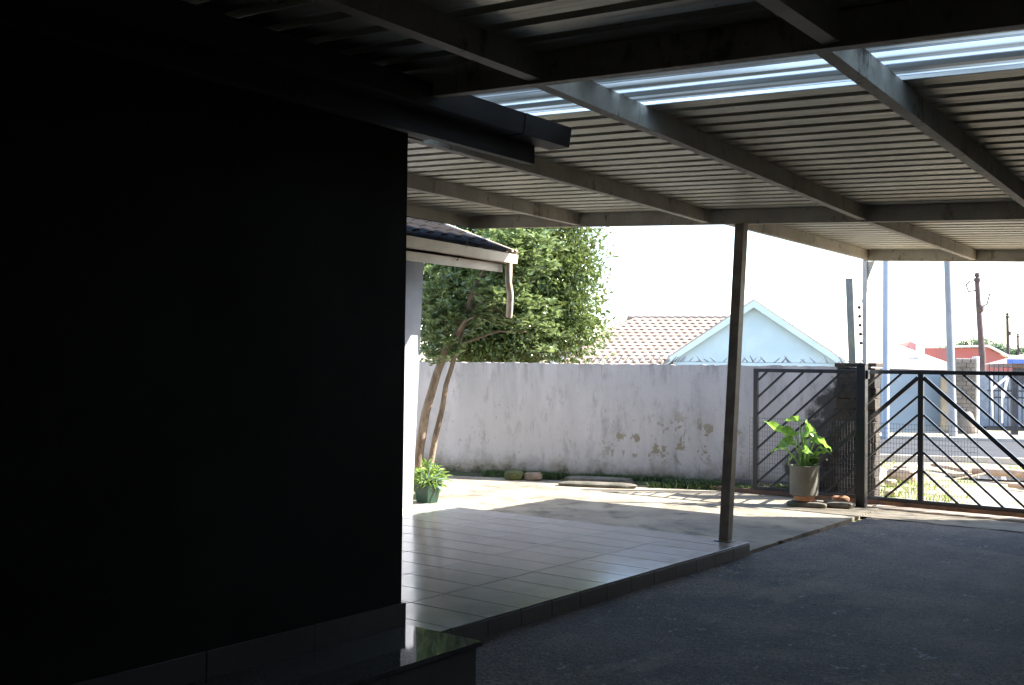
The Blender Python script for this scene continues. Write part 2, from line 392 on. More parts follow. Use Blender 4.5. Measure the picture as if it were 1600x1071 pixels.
# wooded hill on the horizon
def hz(u): return 6.8+1.6*math.exp(-((u+8)/9)**2)+.9*nz(u, 0, 2, .12)+.35*nz(u, 0, 4, .5)-.05*max(0, u-5)
hb = MB(); ev = Vector((cos(radians(12)), sin(radians(12)), 0)); nv = Vector((-ev.y, ev.x, 0)); hv = []
NU, NW = 90, 8
for j in range(NW+1):
    for i in range(NU+1):
        u = -45+150*i/NU; w = -30+60*j/NW; z = hz(u)*cos(w/30*pi/2)*.86-1
        p = Vector((-50, 214, 0))+ev*u+nv*w; hv.append((p.x, p.y, z))
hb.add(hv, [(j*(NU+1)+i, j*(NU+1)+i+1, (j+1)*(NU+1)+i+1, (j+1)*(NU+1)+i) for j in range(NW) for i in range(NU)])
struct('hill', hb, simple('hill_green', (.13, .17, .10), (.18, .19, .09), .08, rough=.95))

# ------------------------------------------------------------------ veranda floor with tiles, polished step
vf = MB(); vf.box(-7.64, -3.892, 3.90, 8.34, -.02, .113); veranda = struct('veranda_floor', vf, GROUT)
tm = MB(); tm.box(-.3062, .3062, -.1577, .1577, 0, .011, .0022); tmesh = tm.mesh('tile'); tmesh.materials.append(TILE)
xs = [-3.885-.31+.005, ]  # column centres
ys0 = 8.345-.1605
for i in range(6):
    for j in range(14):
        x = -4.195-.6195*i; y = ys0-.3215*j
        o = ob('tile', tmesh, TILE, veranda, (x, y, .1125+random.uniform(-.0004, .0004)), (random.uniform(-.0012, .0012), random.uniform(-.0012, .0012), 0))
rm = MB(); rm.box(0, .01, -.1582, .1582, 0, .106, .0015); rmesh = rm.mesh('riser_tile'); rmesh.materials.append(RISER)
for j in range(14):
    ob('riser_tile', rmesh, RISER, veranda, (-3.8915, ys0-.3215*j, .005), (0, 0, random.uniform(-.002, .002)))
st = MB(); st.box(-3.80, -3.25, -3.6, 3.925, -.02, .245); stp = struct('entrance_step', st, STEPFACE)
sl = MB()
for k in range(6):
    y1 = 3.955-k*1.21; MB.box(sl, -3.80, -3.225, y1-1.207, y1, .245, .27, .003)
slb = sl.build('step_slab', GRAN, stp)
tt = MB(); tt.box(0, .01, -.30, .30, 0, .235, .0015); ttm = tt.mesh('step_riser_tile'); ttm.materials.append(RISER)
for k in range(12): ob('step_riser_tile', ttm, RISER, stp, (-3.2495, 3.625-k*.603, .005))

# ------------------------------------------------------------------ the house
house = thing('house', 'dark painted house wing filling the left side with a white veranda wall behind', 'house', (-3.73, 3.92, 0))
def hp(mb, name, mat, label=None):
    o = mb.build(name, mat, house); o.matrix_parent_inverse = Matrix.Translation(house.location).inverted()
    if label: o['label'] = label
    return o
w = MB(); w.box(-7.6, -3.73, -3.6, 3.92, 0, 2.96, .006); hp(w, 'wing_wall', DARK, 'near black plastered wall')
w = MB(); w.prism([(-7.62, 3.925, 0), (-7.62, 8.14, 0), (-7.62, 8.27, 2.75), (-7.62, 3.925, 2.75)], (-3.4, 0, 0)); hp(w, 'veranda_wall', HOUSEW, 'white plastered wall end past the tiled floor')
sk = MB(); sk.box(0, .012, -.298, .298, 0, .115, .0015); skm = sk.mesh('skirting_tile'); skm.materials.append(SKIRT)
for k in range(12):
    o = ob('skirting_tile', skm, SKIRT, house, (.0, -.292-.6*k-.0, .27)); o.rotation_euler = (0, 0, 0)
e_ = MB(); e_.box(-3.85, -3.716, 3.922, 3.934, .27, .385); hp(e_, 'skirting_end', SKIRT)
fs = MB(); fs.box(-3.34, -3.29, -3.6, 4.42, 2.665, 2.86, .004); hp(fs, 'fascia_board', FASCIA_D, 'dark fascia board above the near wall')
# gutter: open box profile hung on the fascia, one joint sleeve near the end
gp = [(0, .0), (.115, .0), (.13, .10), (.122, .10), (.108, .008), (.008, .008), (.008, .10), (0, .10)]
def gutter(name, x, y0, y1, z, drop, mat, sx=1, prof=gp, sc=1.):
    mb = MB(); mb.prism([(x+p[0]*sc*sx, y0, z+p[1]*sc) for p in prof], (0, y1-y0, -drop))
    mb.prism([(x+p[0]*sc*sx, y1-.006, z-drop+p[1]*sc) for p in ((0, 0), (.115, 0), (.13, .1), (0, .1))], (0, .008, 0)); return mb
hp(gutter('g', -3.288, -3.6, 4.56, 2.765, .0, FASCIA_D), 'near_gutter', FASCIA_D, 'dark box gutter under the carport roof')
js = MB(); js.prism([(-3.291+p[0]*1.06, 4.16, 2.761+p[1]*1.04) for p in ((0, 0), (.115, 0), (.13, .1), (0, .1))], (0, .40, 0)); hp(js, 'gutter_sleeve', FASCIA_D)
# roof over the wing (dark, above the fascia; mostly hidden by the carport sheets)
rf = MB(); rf.prism([(-3.30, -3.6, 2.865), (-3.30, -3.6, 2.885), (-7.6, -3.6, 2.99), (-7.6, -3.6, 2.96)], (0, 8.0, 0)); hp(rf, 'wing_roof', FASCIA_D)
# veranda eave roof: slopes up to -X, dark wave tiles as pieces
SL = radians(20); ex, ez = -6.93, 2.79
dk = MB(); dk.prism([(ex-.02, 4.5, ez-.10), (ex-.02, 4.5, ez-.075), (-11, 4.5, ez-.075+(11+ex-.02)*tan(SL)), (-11, 4.5, ez-.10+(11+ex-.02)*tan(SL))], (0, 4.38, 0)); hp(dk, 'roof_deck', FASCIA_D)
def wave_tile(w_, l_, amp, n=8, th=.02):
    mb = MB(); v = []
    for (yy, dz) in ((0, 0), (l_, 0)):
        for k in range(n+1):
            u = k/n; z = amp*(0.5-0.5*cos(2*pi*u)) + (th+.012 if yy == 0 else .004); v.append((yy, u*w_, z))
    for k in range(n+1): v.append((0, k/n*w_, amp*(0.5-0.5*cos(2*pi*k/n))-.004))
    f = [(k, k+1, n+2+k, n+1+k) for k in range(n)]+[(2*(n+1)+k, 2*(n+1)+k+1, k+1, k) for k in range(n)]
    mb.add(v, f); mb.sm = True; return mb
wt = wave_tile(-.215, -.42, .035).mesh('roof_tile'); wt.materials.append(DTILE)   # runs towards -X, stacked along -Y
for j in range(9):
    for i in range(20):
        s_ = .33*j; x = ex+.03-s_*cos(SL); z = ez+s_*sin(SL)+.0
        o = ob('roof_tile', wt, DTILE, house, Vector((x, 8.88-.215*i, z))-house.location, (0, SL+radians(1.2), 0))
# fascia + gutter + barge of the eave
fb = MB(); fb.box(ex-.045, ex-.02, 4.4, 8.78, 2.60, 2.765, .003); hp(fb, 'eave_fascia', GUTTER, 'cream fascia board behind the white gutter')
# gutter falls slightly towards the far end
gmb = MB(); PR = [(0, .0), (.10, .0), (.115, .095), (.107, .095), (.092, .008), (.008, .008), (.008, .095), (0, .095)]
gmb.prism([(ex-.018+p[0], 4.4, 2.77+p[1]) for p in PR], (0, 4.50, -.075))
gmb.prism([(ex-.018+p[0], 8.895, 2.695+p[1]) for p in ((0, 0), (.10, 0), (.115, .095), (0, .095))], (0, .008, 0)); hp(gmb, 'eave_gutter', GUTTER, 'cream gutter ending in sunlight')
br = MB()
for k in range(5):
    y = 8.05-k*.95; br.tube([(ex+.095, y, 2.86-.0), (ex+.10, y, 2.80), (ex+.06, y, 2.76), (ex-.02, y-.02, 2.66)], .005, 5)
hp(br, 'gutter_strap', RUST)
vb = MB(); a0 = Vector((ex+.02, 8.895, ez-.02)); d = Vector((-cos(SL), 0, sin(SL))); upn = Vector((sin(SL), 0, cos(SL)))
vb.prism([a0-upn*.10, a0+upn*.035, a0+d*3.2+upn*.035, a0+d*3.2-upn*.10], (0, .022, 0)); hp(vb, 'barge_board', GUTTER)
vt = MB(); vt.tube([a0+upn*.065+Vector((0, -.02, 0)), a0+d*1.4+upn*.065+Vector((0, -.02, 0)), a0+d*3.2+upn*.065+Vector((0, -.02, 0))], .022, 8)
vt.tube([a0+upn*.02+Vector((.02, -.02, 0)), a0+upn*.07+Vector((.05, -.02, 0))], .02, 8); hp(vt, 'verge_trim', PIPE, 'pale verge trim along the tiles')
dp = MB(); dp.tube([(-6.88, 8.80, 2.70), (-6.88, 8.80, 2.56), (-6.885, 8.80, 2.50), (-6.92, 8.88, 2.38), (-7.02, 9.0, 2.20), (-7.05, 9.03, 2.14)], .036, 12); hp(dp, 'downpipe', PIPE, 'short bent downpipe hanging from the gutter end')

# ------------------------------------------------------------------ unseen walls added outside the frame to keep the carport dark
rw = MB(); rw.box(2.0, 2.2, -3.6, 12.7, 0, 3.1); o = rw.build('side_light_blocker', simple('side_blocker_paint', (.10, .09, .08), rough=.9)); tag(o, 'unseen added wall shading the driveway from the right', 'wall')  # added out of view to keep side light off the driveway
rw = MB(); rw.box(-3.73, 2.0, -3.8, -3.6, 0, 3.1); o = rw.build('rear_light_blocker', simple('rear_blocker_paint', (.06, .055, .05), rough=.9)); tag(o, 'unseen added wall blocking light from behind the viewer', 'wall')  # added behind the camera to stop light from the back
rw = MB(); rw.box(-1.85, 2.0, 12.50, 12.72, 0, 3.6, .01); o = rw.build('front_sun_blocker', simple('front_blocker_paint', (.55, .52, .5), rough=.9)); tag(o, 'unseen added wall casting shade right of the sliding gate', 'wall')  # added out of view; height and left end shaped for the driveway shadow

# ------------------------------------------------------------------ the carport
cp = thing('carport', 'steel carport with ribbed metal roof sheets, purlins, beams and posts over the driveway', 'carport', (-4.03, 8.3, 0))
def cpp(mb, name, mat, label=None):
    o = mb.build(name, mat, cp); o.matrix_parent_inverse = Matrix.Translation(cp.location).inverted()
    if label: o['label'] = label
    return o
SX = -.058
def zb(x): return 2.855+SX*(x+4.0)                      # underside of the steel frame
def xbeam(y, x0, x1, w_=.05, h_=.125, zo=0):
    mb = MB(); mb.prism([(x0, y-w_/2, zb(x0)+zo), (x0, y+w_/2, zb(x0)+zo), (x0, y+w_/2, zb(x0)+zo+h_), (x0, y-w_/2, zb(x0)+zo+h_)], (x1-x0, 0, SX*(x1-x0)))
    return mb
B1, B2, B3 = 3.50, 8.40, 12.10
ZS = .125                                               # sheets sit on top of the frame
for y, x0, lab in ((-2.0, -3.2, 'rear cross beam'), (B1, -7.6, 'near cross beam beside the bright roof strip'), (B2, -7.09, 'middle cross beam above the brown post'), (B3, -4.23, 'far cross beam above the gate')):
    if y == B1: x0 = -3.75
    cpp(xbeam(y, x0, 2.0), 'beam', STEEL, lab)
def purlin(xa, ya, xb, yb, w_=.055, h_=.11):
    # a lipped channel: web, bottom flange, little lip
    a = Vector((xa, ya, zb(xa)+.012)); b = Vector((xb, yb, zb(xb)+.012)); mb = MB(); d = b-a
    def P(o0, o1, z0, z1): mb.prism([a+Vector((o0, 0, z0)), a+Vector((o1, 0, z0)), a+Vector((o1, 0, z1)), a+Vector((o0, 0, z1))], d)
    P(0, w_, 0, h_); return mb
b_ = .026
for xa, xb in ((-7.09, -7.12), (-5.52, -5.74), (-4.08, -4.36), (-2.66, -2.97), (-1.42, -1.66), (-.1, -.3), (1.2, 1.1)):
    cpp(purlin(xa, B1+b_, xb, B2-b_, .055), 'purlin', STEEL)
for xa, xb in ((-4.23, -4.23), (-2.98, -3.05), (-1.66, -1.7), (-.3, -.3)):
    cpp(purlin(xa, B2+b_, xb, B3-b_), 'purlin', STEEL)
for xa, xb in ((-2.62, -2.62), (-1.36, -1.36), (.0, .0)):
    cpp(purlin(xa, -1.97, xb, B1-b_, .06), 'purlin', STEEL)
# ribbed sheets, running with the slope; pitch .213, rib 62 mm wide and 37 mm deep, seen from below as a dark channel
PIT = .195
def sheet(y0, n, x0, x1, zoff=0.0):
    mb = MB(); prof = []
    for k in range(n):
        y = y0+k*PIT; prof += [(y, 0), (y+.124, 0), (y+.136, .036), (y+.183, .036)]
    prof.append((y0+n*PIT, 0)); prof.append((y0+n*PIT+.01, 0))
    NX = max(2, int((x1-x0)/.6)); v = []
    for lay in (0, .0016):
        for i in range(NX+1):
            x = x0+(x1-x0)*i/NX
            for (y, z) in prof: v.append((x, y, zb(x)+ZS+.0015+zoff+z+lay+.0018*nz(x, y, 0, 2.3)))
    m = len(prof); L = (NX+1)*m
    f = [(i*m+k, (i+1)*m+k, (i+1)*m+k+1, i*m+k+1) for i in range(NX) for k in range(m-1)]
    f += [tuple(L+q for q in r[::-1]) for r in f[:]]
    mb.add(v, f); return mb
y = B1+.03; k = 0
first = True
while y < 8.98:
    n = 5 if first else min(4, max(1, round((9.05-y)/PIT)))
    if first: cpp(sheet(y, n, -7.16, 2.2, .0), 'roof_sheet', CLEAR, 'translucent sheet letting daylight through')
    else: cpp(sheet(y, n, -7.16, 2.2, .0015*(k % 2)), 'roof_sheet', G)
    y += n*PIT; k += 1; first = False
ylast = y
while y < 12.42:
    n = min(4, max(1, round((12.5-y)/PIT)))
    cpp(sheet(y, n, -4.30, 2.2, .0015*(k % 2)), 'roof_sheet', G); y += n*PIT; k += 1
y = B1+.03
while y > -4:
    y -= 4*PIT; cpp(sheet(y, 4, -3.9 if y < 3 else -7.16, 2.2, .0015*(k % 2)), 'roof_sheet', G); k += 1
# posts
po = MB(); a = Vector((-4.075, 8.27, .123)); b = Vector((-4.00, 8.385, zb(-4))); s2 = .042
po.prism([a+Vector((sx*s2, sy*s2, 0)) for sx, sy in ((-1, -1), (1, -1), (1, 1), (-1, 1))], b-a)
po.box(-4.15, -4.0, 8.20, 8.335, .1235, .130); cpp(po, 'post', POSTM, 'brown steel post at the veranda corner')
po = MB(); po.box(-4.265, -4.215, 12.15, 12.20, 1.67, zb(-4.23)+.02, .003); po.box(-4.262, -4.218, 12.153, 12.197, .0, 1.669)
po.prism([(-4.215, 12.17, zb(-4.2)), (-4.13, 12.17, zb(-4.2)), (-4.215, 12.17, zb(-4.2)-.22)], (0, .008, 0)); cpp(po, 'post', WHITE_POST, 'slim cream post above the gate post')

# ------------------------------------------------------------------ sliding gate
gate = thing('sliding_gate', 'black steel sliding gate with chevron bars and wire mesh across the driveway', 'gate', (-3.68, 12.36, 0))
GY = 12.36
def gpz(mb, name, mat=GATEM, label=None):
    o = mb.build(name, mat, gate); o.matrix_parent_inverse = Matrix.Translation(gate.location).inverted()
    if label: o['label'] = label
    return o
XL, XC, XR, ZB, ZT = -5.68, -3.66, -1.66, .10, 1.585
m = MB(); m.box(XL-.03, XR+.03, GY-.025, GY+.025, ZT-.025, ZT+.02, .003); gpz(m, 'top_rail')
m = MB(); m.box(XL-.03, XR+.03, GY-.025, GY+.025, ZB-.045, ZB+.025, .003); gpz(m, 'bottom_rail')
for x, w_ in ((XL, .06), (XC, .06), (XR, .06)):
    m = MB(); m.box(x-w_/2, x+w_/2, GY-.024, GY+.024, ZB+.025, ZT-.025, .003); gpz(m, 'stile')
def diag(zc, sgn, thick):
    # z = zc - .9*|x-XC|
    pts = []
    lo, hi = ZB+.02, ZT-.02; D = XC-XL-.03
    t0, t1 = .03, D
    ta = (zc-hi)/.9; tb = (zc-lo)/.9
    t0 = max(t0, ta); t1 = min(t1, tb)
    if t1-t0 < .06: return
    m = MB(); w_ = .046 if thick else .024
    off = -.001 if thick else 0
    m.bar((XC+sgn*t0, GY+off, zc-.9*t0), (XC+sgn*t1, GY+off, zc-.9*t1), .030 if thick else .022, w_)
    gpz(m, 'thick_bar' if thick else 'bar')
for sgn in (-1, 1):
    for k in range(-5, 16): diag(1.55+.213*k, sgn, k in (0,))
# welded mesh fixed behind the lower part
m = MB(); y = GY+.034
x = -5.78
while x < -3.05:
    m.bar((x, y, .13), (x, y, .99), .0032, .0032); x += .034
for k in range(16): m.bar((-5.78, y+.004, .14+k*.056), (-3.05, y+.004, .14+k*.056), .0032, .0032)
o = gpz(m, 'wire_mesh', MESHW); o['kind'] = 'stuff'
m = MB(); m.tube([(XL+.4, GY-.012, .03), (XL+.4, GY+.012, .03)], .045, 16); m.tube([(-2.2, GY-.012, .03), (-2.2, GY+.012, .03)], .045, 16); gpz(m, 'roller', RUST)
gpst = thing('gate_post', 'square black steel gate post in front of the sliding gate', 'post', (-4.22, 12.02, 0))
m = MB(); m.box(-.052, .052, -.052, .052, -.02, 1.665, .004); m.build('post', GATEM, gpst)
m = MB(); m.box(-.058, .058, -.058, .058, 1.666, 1.675, .002); m.build('cap', GATEM, gpst)
m = MB(); m.box(.054, .075, -.02, .05, 1.50, 1.60, .004); m.build('guide_bracket', GATEM, gpst)
rail = MB(); rail.bar((-6.9, 12.36-.02, .062), (2.0, 12.36-.02, .055), .05, .05); o = rail.build('gate_rail', RUST); tag(o, 'rusty steel running rail on the ground under the gate', 'rail')

# ------------------------------------------------------------------ boundary wall
def wy(x): return 12.42+.385*(x+7.4)
bw = thing('boundary_wall', 'lilac white plastered boundary wall with flaking paint and metal spikes on top', 'wall', (-7.4, 12.42, 0))
def bwp(mb, name, mat, label=None):
    o = mb.build(name, mat, bw); o.matrix_parent_inverse = Matrix.Translation(bw.location).inverted(); return tag(o, label)
wa = math.atan(.385); wd = Vector((cos(wa), sin(wa), 0)); wn_ = Vector((-sin(wa), cos(wa), 0))   # along, away
org = Vector((-7.4, 12.42, 0)); mb = MB(); v = []
NX, NZ = 220, 36; s0, s1 = -5.5, 2.98
for side in (0, 1):
    for i in range(NX+1):
        for j in range(NZ+1):
            s_ = s0+(s1-s0)*i/NX; top = 1.665+.016*nz(s_, 0, 1, 3)+.016*nz(s_, 0, 4, 14); z = top*j/NZ-.02
            dn = .007*nz(s_, z, 2, 1.4)+.003*nz(s_, z, 2, 9)
            p = org+wd*s_+wn_*((dn if side == 0 else .2-dn)); v.append((p.x, p.y, z))
W = NZ+1; L = (NX+1)*W
f = [(i*W+j, (i+1)*W+j, (i+1)*W+j+1, i*W+j+1) for i in range(NX) for j in range(NZ)]
f += [tuple(L+q for q in r[::-1]) for r in f[:]]
f += [(i*W+NZ, (i+1)*W+NZ, L+(i+1)*W+NZ, L+i*W+NZ) for i in range(NX)]
f += [(j+1, j, L+j, L+j+1) for j in range(NZ)]+[(NX*W+j, NX*W+j+1, L+NX*W+j+1, L+NX*W+j) for j in range(NZ)]
mb.add(v, f); mb.sm = True; bwp(mb, 'plaster_face', WALLM)
# spikes strip on the coping: flat strip, leaning blades in pairs
sb = MB(); p0 = org+wd*-.75+wn_*.05; p1 = org+wd*2.9+wn_*.05; sb.bar((p0.x, p0.y, 1.685), (p1.x, p1.y, 1.685), .045, .006); bwp(sb, 'spike_strip', SPIKE)
spm = MB(); spm.prism([(0, -.002, 0), (.022, -.002, 0), (.070, -.002, .085), (.062, -.002, .09)], (0, .004, 0)); spmesh = spm.mesh('spike'); spmesh.materials.append(SPIKE)
s_ = -.72
while s_ < 2.85:
    p = org+wd*s_+wn_*(.05+random.uniform(-.015, .015))
    o = ob('spike', spmesh, SPIKE, bw, Vector((p.x, p.y, 1.687))-bw.location, (random.uniform(-.5, .5), random.uniform(-.2, .35), wa+random.choice((0, 0, pi))), (1, 1, random.uniform(.55, 1.1)))
    s_ += random.choice((.035, .09, .12, .1))

# masonry pillar at the end of the wall: rough sooty blocks
pl = thing('masonry_pillar', 'broken soot stained masonry gate pillar behind the black gate post', 'pillar', (-4.55, 12.9, 0))
core = MB(); core.prism([(-.27, -.2, 0), (.24, -.2, 0), (.24, -.2, 1.62), (-.08, -.2, 1.62)], (0, .16, 0)); core.build('core', PILLAR, pl)
bk = []
for vv in range(4):
    m = MB(); m.box(-.5, .5, -.5, .5, -.5, .5, .09); m.v = [(x+.16*nz(x, y, z+vv*3, 2.3), y+.22*nz(y, z, x+vv*5, 2.1), z+.16*nz(z, x, y+vv, 2.7)) for x, y, z in m.v]
    me = m.mesh('block'); me.materials.append(PILLAR); bk.append(me)
z = .0; row = 0
while z < 1.62:
    hh = random.uniform(.11, .16)
    x = -.12-.24*(1-z/1.62)-random.uniform(0, .07)
    while x < .235:
        ww = min(random.uniform(.12, .34), .262-x)
        if ww > .06: ob('block', random.choice(bk), PILLAR, pl, (x+ww/2, -.20-random.uniform(-.012, .012), z+hh/2), (0, 0, random.uniform(-.09, .09)), (ww*1.04, .09, hh*1.04))
        x += ww
    for yy in (-.12,): ob('block', random.choice(bk), PILLAR, pl, (.225, yy, z+hh/2), (0, 0, 0), (.08, .17, hh*1.03))
    z += hh; row += 1
m = MB(); m.box(-.22, .29, -.27, .0, 1.64, 1.69, .01); m.v = [(x+.02*nz(x, y, z, 9), y, z+.015*nz(x, y, 1, 7)) for x, y, z in m.v]; m.build('cap_slab', PILLAR, pl)
# loose stones at its foot (mound of rubble)
rb = thing('rubble_heap', 'heap of dark broken stones between the wall and the gate pillar', 'rubble', (-4.95, 12.9, 0))
for k in range(64):
    u = random.uniform(-.34, .30); top_ = .12+1.05*max(0, (u+.34)/.64)**1.3; zz = random.uniform(.05, top_)
    ob('stone', random.choice(bk), PILLAR, rb, (u+.10, random.uniform(-.12, .20)*(1.2-zz), zz), (random.random()*3, random.random()*3, random.random()*3), (random.uniform(.12, .28), random.uniform(.1, .22), random.uniform(.08, .17)))

# leaning fence pole and electric fence bracket
lp = thing('leaning_pole', 'grey leaning pole standing behind the end of the spiked wall', 'pole', (-4.69, 13.25, 0))
m = MB(); m.prism([(-.045, -.045, 0), (.045, -.045, 0), (.045, .045, 0), (-.045, .045, 0)], (-.12, 0, 2.77)); m.build('shaft', simple('grey_timber', (.21, .21, .19), (.29, .30, .23), 4, rough=.85, bump=.4), lp)
m = MB(); m.tube([(-.09, 0, 2.76), (-.095, 0, 2.98)], .004, 5); m.build('wire_stub', WIRE, lp)
ef = thing('electric_fence_bracket', 'thin metal fence bracket with five dark insulators beside the cream post', 'fence bracket', (-4.545, 13.1, 1.5))
m = MB(); m.tube([(-.03, 0, .12), (-.045, 0, .9), (-.06, 0, 1.0)], .006, 6); m.build('rod', WIRE, ef)
INS = simple('insulator', (.10, .045, .05), rough=.4)
im = MB(); im.lathe([(.006, -.02), (.021, -.016), (.021, -.004), (.012, 0), (.021, .004), (.021, .016), (.006, .02)], n=12); ime = im.mesh('insulator'); ime.materials.append(INS)
for k in range(5): ob('insulator', ime, INS, ef, (-.048-.012*k*.5-.018, -.01, .44+.112*k), (pi/2, 0, .3))

# ------------------------------------------------------------------ stones, slabs, weeds at the wall foot
def rock(name, loc, size, rz, mat, label, cat, seed=0, group=None, amp=.16):
    m = MB(); n1, n2 = 14, 9; v = []
    for j in range(n2+1):
        th_ = pi*j/n2
        for i in range(n1):
            a = 2*pi*i/n1; d = Vector((sin(th_)*cos(a), sin(th_)*sin(a), cos(th_)))
            q = Vector([math.copysign(abs(c_)**.55, c_) for c_ in d]); q *= 1+amp*nz(d.x, d.y, d.z+seed*7, 1.6)+amp*.5*nz(d.x, d.y, d.z+seed*3, 4)
            v.append((q.x*size[0]/2, q.y*size[1]/2, q.z*size[2]/2+size[2]/2*.9))
    f = [(j*n1+i, j*n1+(i+1) % n1, (j+1)*n1+(i+1) % n1, (j+1)*n1+i) for j in range(n2) for i in range(n1)]
    m.add(v, [q[::-1] for q in f]); m.sm = True; o = m.build(name, mat); o.location = loc; o.rotation_euler = (0, 0, rz)
    return tag(o, label, cat, group)
rock('mossy_rock', (-8.86, 11.50, .03), (.26, .2, .13), .4, MOSS, 'round green mossy rock at the foot of the wall', 'rock', 1)
rock('small_rock', (-8.62, 11.62, .03), (.24, .18, .12), .1, simple('pink_rock', (.24, .17, .12), (.14, .12, .07), 8, rough=.9), 'small brownish pink rock next to the mossy rock', 'rock', 2)
rock('paving_slab', (-7.78, 11.98, .03), (.95, .34, .09), wa, STONE, 'wide weathered concrete slab lying along the wall foot', 'slab', 3, amp=.10)
rock('paving_slab', (-7.55, 11.62, .03), (1.05, .30, .06), wa+.05, STONE, 'low mossy slab in front of the wider concrete slab', 'slab', 9, amp=.10)
rock('stepping_stone', (-4.70, 11.62, .02), (.46, .28, .075), .25, STONE, 'flat stone slab under the grey cement pot', 'stone slab', 4, amp=.1)
rock('stepping_stone', (-4.42, 11.80, .02), (.36, .26, .085), .15, STONE, 'flat stone slab between the grey pot and the gate post', 'stone slab', 5, amp=.1)
rock('brick_bit', (-4.50, 12.12, .03), (.2, .12, .1), .5, TERRA, 'broken orange brick piece behind the stone slabs', 'brick', 6)
# timber kerb and steel offcut along the wall
m = MB(); a = org+wd*.55+wn_*-.30; b = org+wd*2.0+wn_*-.42; m.bar((a.x, a.y, .075), (b.x, b.y, .07), .06, .05); o = m.build('timber_edging', simple('old_timber', (.17, .11, .07), (.10, .075, .05), 6, rough=.9, bump=.5)); tag(o, 'weathered brown timber edging lying along the wall foot', 'timber')
m = MB(); a = org+wd*1.15+wn_*-.06; b = org+wd*2.3+wn_*-.12; m.bar((a.x, a.y, .10), (b.x, b.y, .09), .09, .10); o = m.build('steel_channel', simple('grey_channel', (.12, .11, .12), (.17, .14, .13), 6, rough=.6)); tag(o, 'dark grey steel channel leaning at the wall base behind the brown post', 'steel channel')

so = MB(); v = []; NS = 160
for i in range(NS+1):
    s_ = -4.2+7.1*i/NS; w_ = (.16 if s_ < -.6 else .34)+.05*nz(s_, 0, 8, 2.2)+.03*nz(s_, 0, 3, 7)
    for q, hgt in ((.03, .07), (-w_*.45, .075), (-w_*.85, .055), (-w_, .02)):
        p = org+wd*s_+wn_*q; v.append((p.x, p.y, hgt+.018*nz(s_, q, 5, 6)))
so.add(v, [(i*4+k+1, i*4+k, (i+1)*4+k, (i+1)*4+k+1)[::-1] for i in range(NS) for k in range(3)]); so.sm = True
struct('soil_strip', so, simple('mossy_soil', (.055, .05, .03), (.045, .055, .018), 3, rough=.95, bump=.9, bscale=30, bd=.03))
def blades(pts, hmin, hmax, wid, lean, mat, name, label, kind='stuff', cat=None):
    v = []; f = []
    for (x, y, z) in pts:
        a = random.uniform(0, 2*pi); h = random.uniform(hmin, hmax); l = lean*h*random.uniform(.3, 1.2); w_ = wid*random.uniform(.6, 1.2)
        dx, dy = cos(a), sin(a); n = len(v); b2 = random.uniform(0, 2*pi); ex_, ey_ = cos(b2)*w_, sin(b2)*w_
        v += [(x-ex_, y-ey_, z), (x+ex_, y+ey_, z), (x+ex_*.7+dx*l*.4, y+ey_*.7+dy*l*.4, z+h*.6), (x-ex_*.7+dx*l*.4, y-ey_*.7+dy*l*.4, z+h*.6), (x+dx*l, y+dy*l, z+h)]
        f += [(n, n+1, n+2, n+3), (n+3, n+2, n+4)]
    m = MB(); m.add(v, f); o = m.build(name, mat); return tag(o, label, cat, None, kind)
pts = []
for k in range(22000):
    s_ = random.uniform(-2.2, 2.6); q = nz(s_, 0, 3, 1.7)
    if random.random() > .55+q: continue
    d = -abs(random.gauss(0, .07))-.01-(.30 if (s_ > .4 and random.random() < .7) else (.02 if s_ > 0 else .0)); p = org+wd*s_+wn_*d; pts.append((p.x, p.y, .04))
blades(pts, .03, .11, .008, .8, WEED, 'weeds', 'dark low weeds and moss along the foot of the wall')
pts = []
for k in range(7000):
    p = Vector((random.gauss(-6.8, .9), 0, 0)); s_ = random.uniform(.2, 2.9); p = org+wd*s_+wn_*(-.44+random.gauss(0, .045)-.06*nz(s_, 2, 2, 2)); pts.append((p.x, p.y, .025))
blades(pts, .025, .09, .007, .9, WEED, 'kerb_weeds', 'dark weed fringe at the front edge of the timber edging')
pts = []
for k in range(26000):
    x = random.uniform(-9.5, .5); y = random.uniform(12.35, 19.0)
    gq = nz(x, y, 5, .55)+.5*nz(x, y, 6, 1.7)
    gq += .5*math.exp(-((x+5.9)**2/2.2+(y-16.6)**2/3.2))+.4*math.exp(-((x+4.3)**2/.8+(y-13.2)**2/.25))-.30*(x > -3.4)
    if gq > .18+random.random()*.25: pts.append((x, y, -.01))
blades(pts, .03, .10, .007, .9, GRASS, 'grass', 'sunlit yellow green grass patches on the verge beyond the gate')
pts = []
for k in range(15000):
    a = random.uniform(-9, -.6); w_ = random.uniform(5.8, 8.0)
    if nz(a, w_, 2, .6)+.35*(a < -.4) > .05+random.random()*.3:
        p = Vector((-5.7, 19.3, 0))+e25*a+n25*w_; pts.append((p.x, p.y, .045))
blades(pts, .04, .12, .012, .8, GRASS, 'far_grass', 'yellow green grass along the far side of the street')

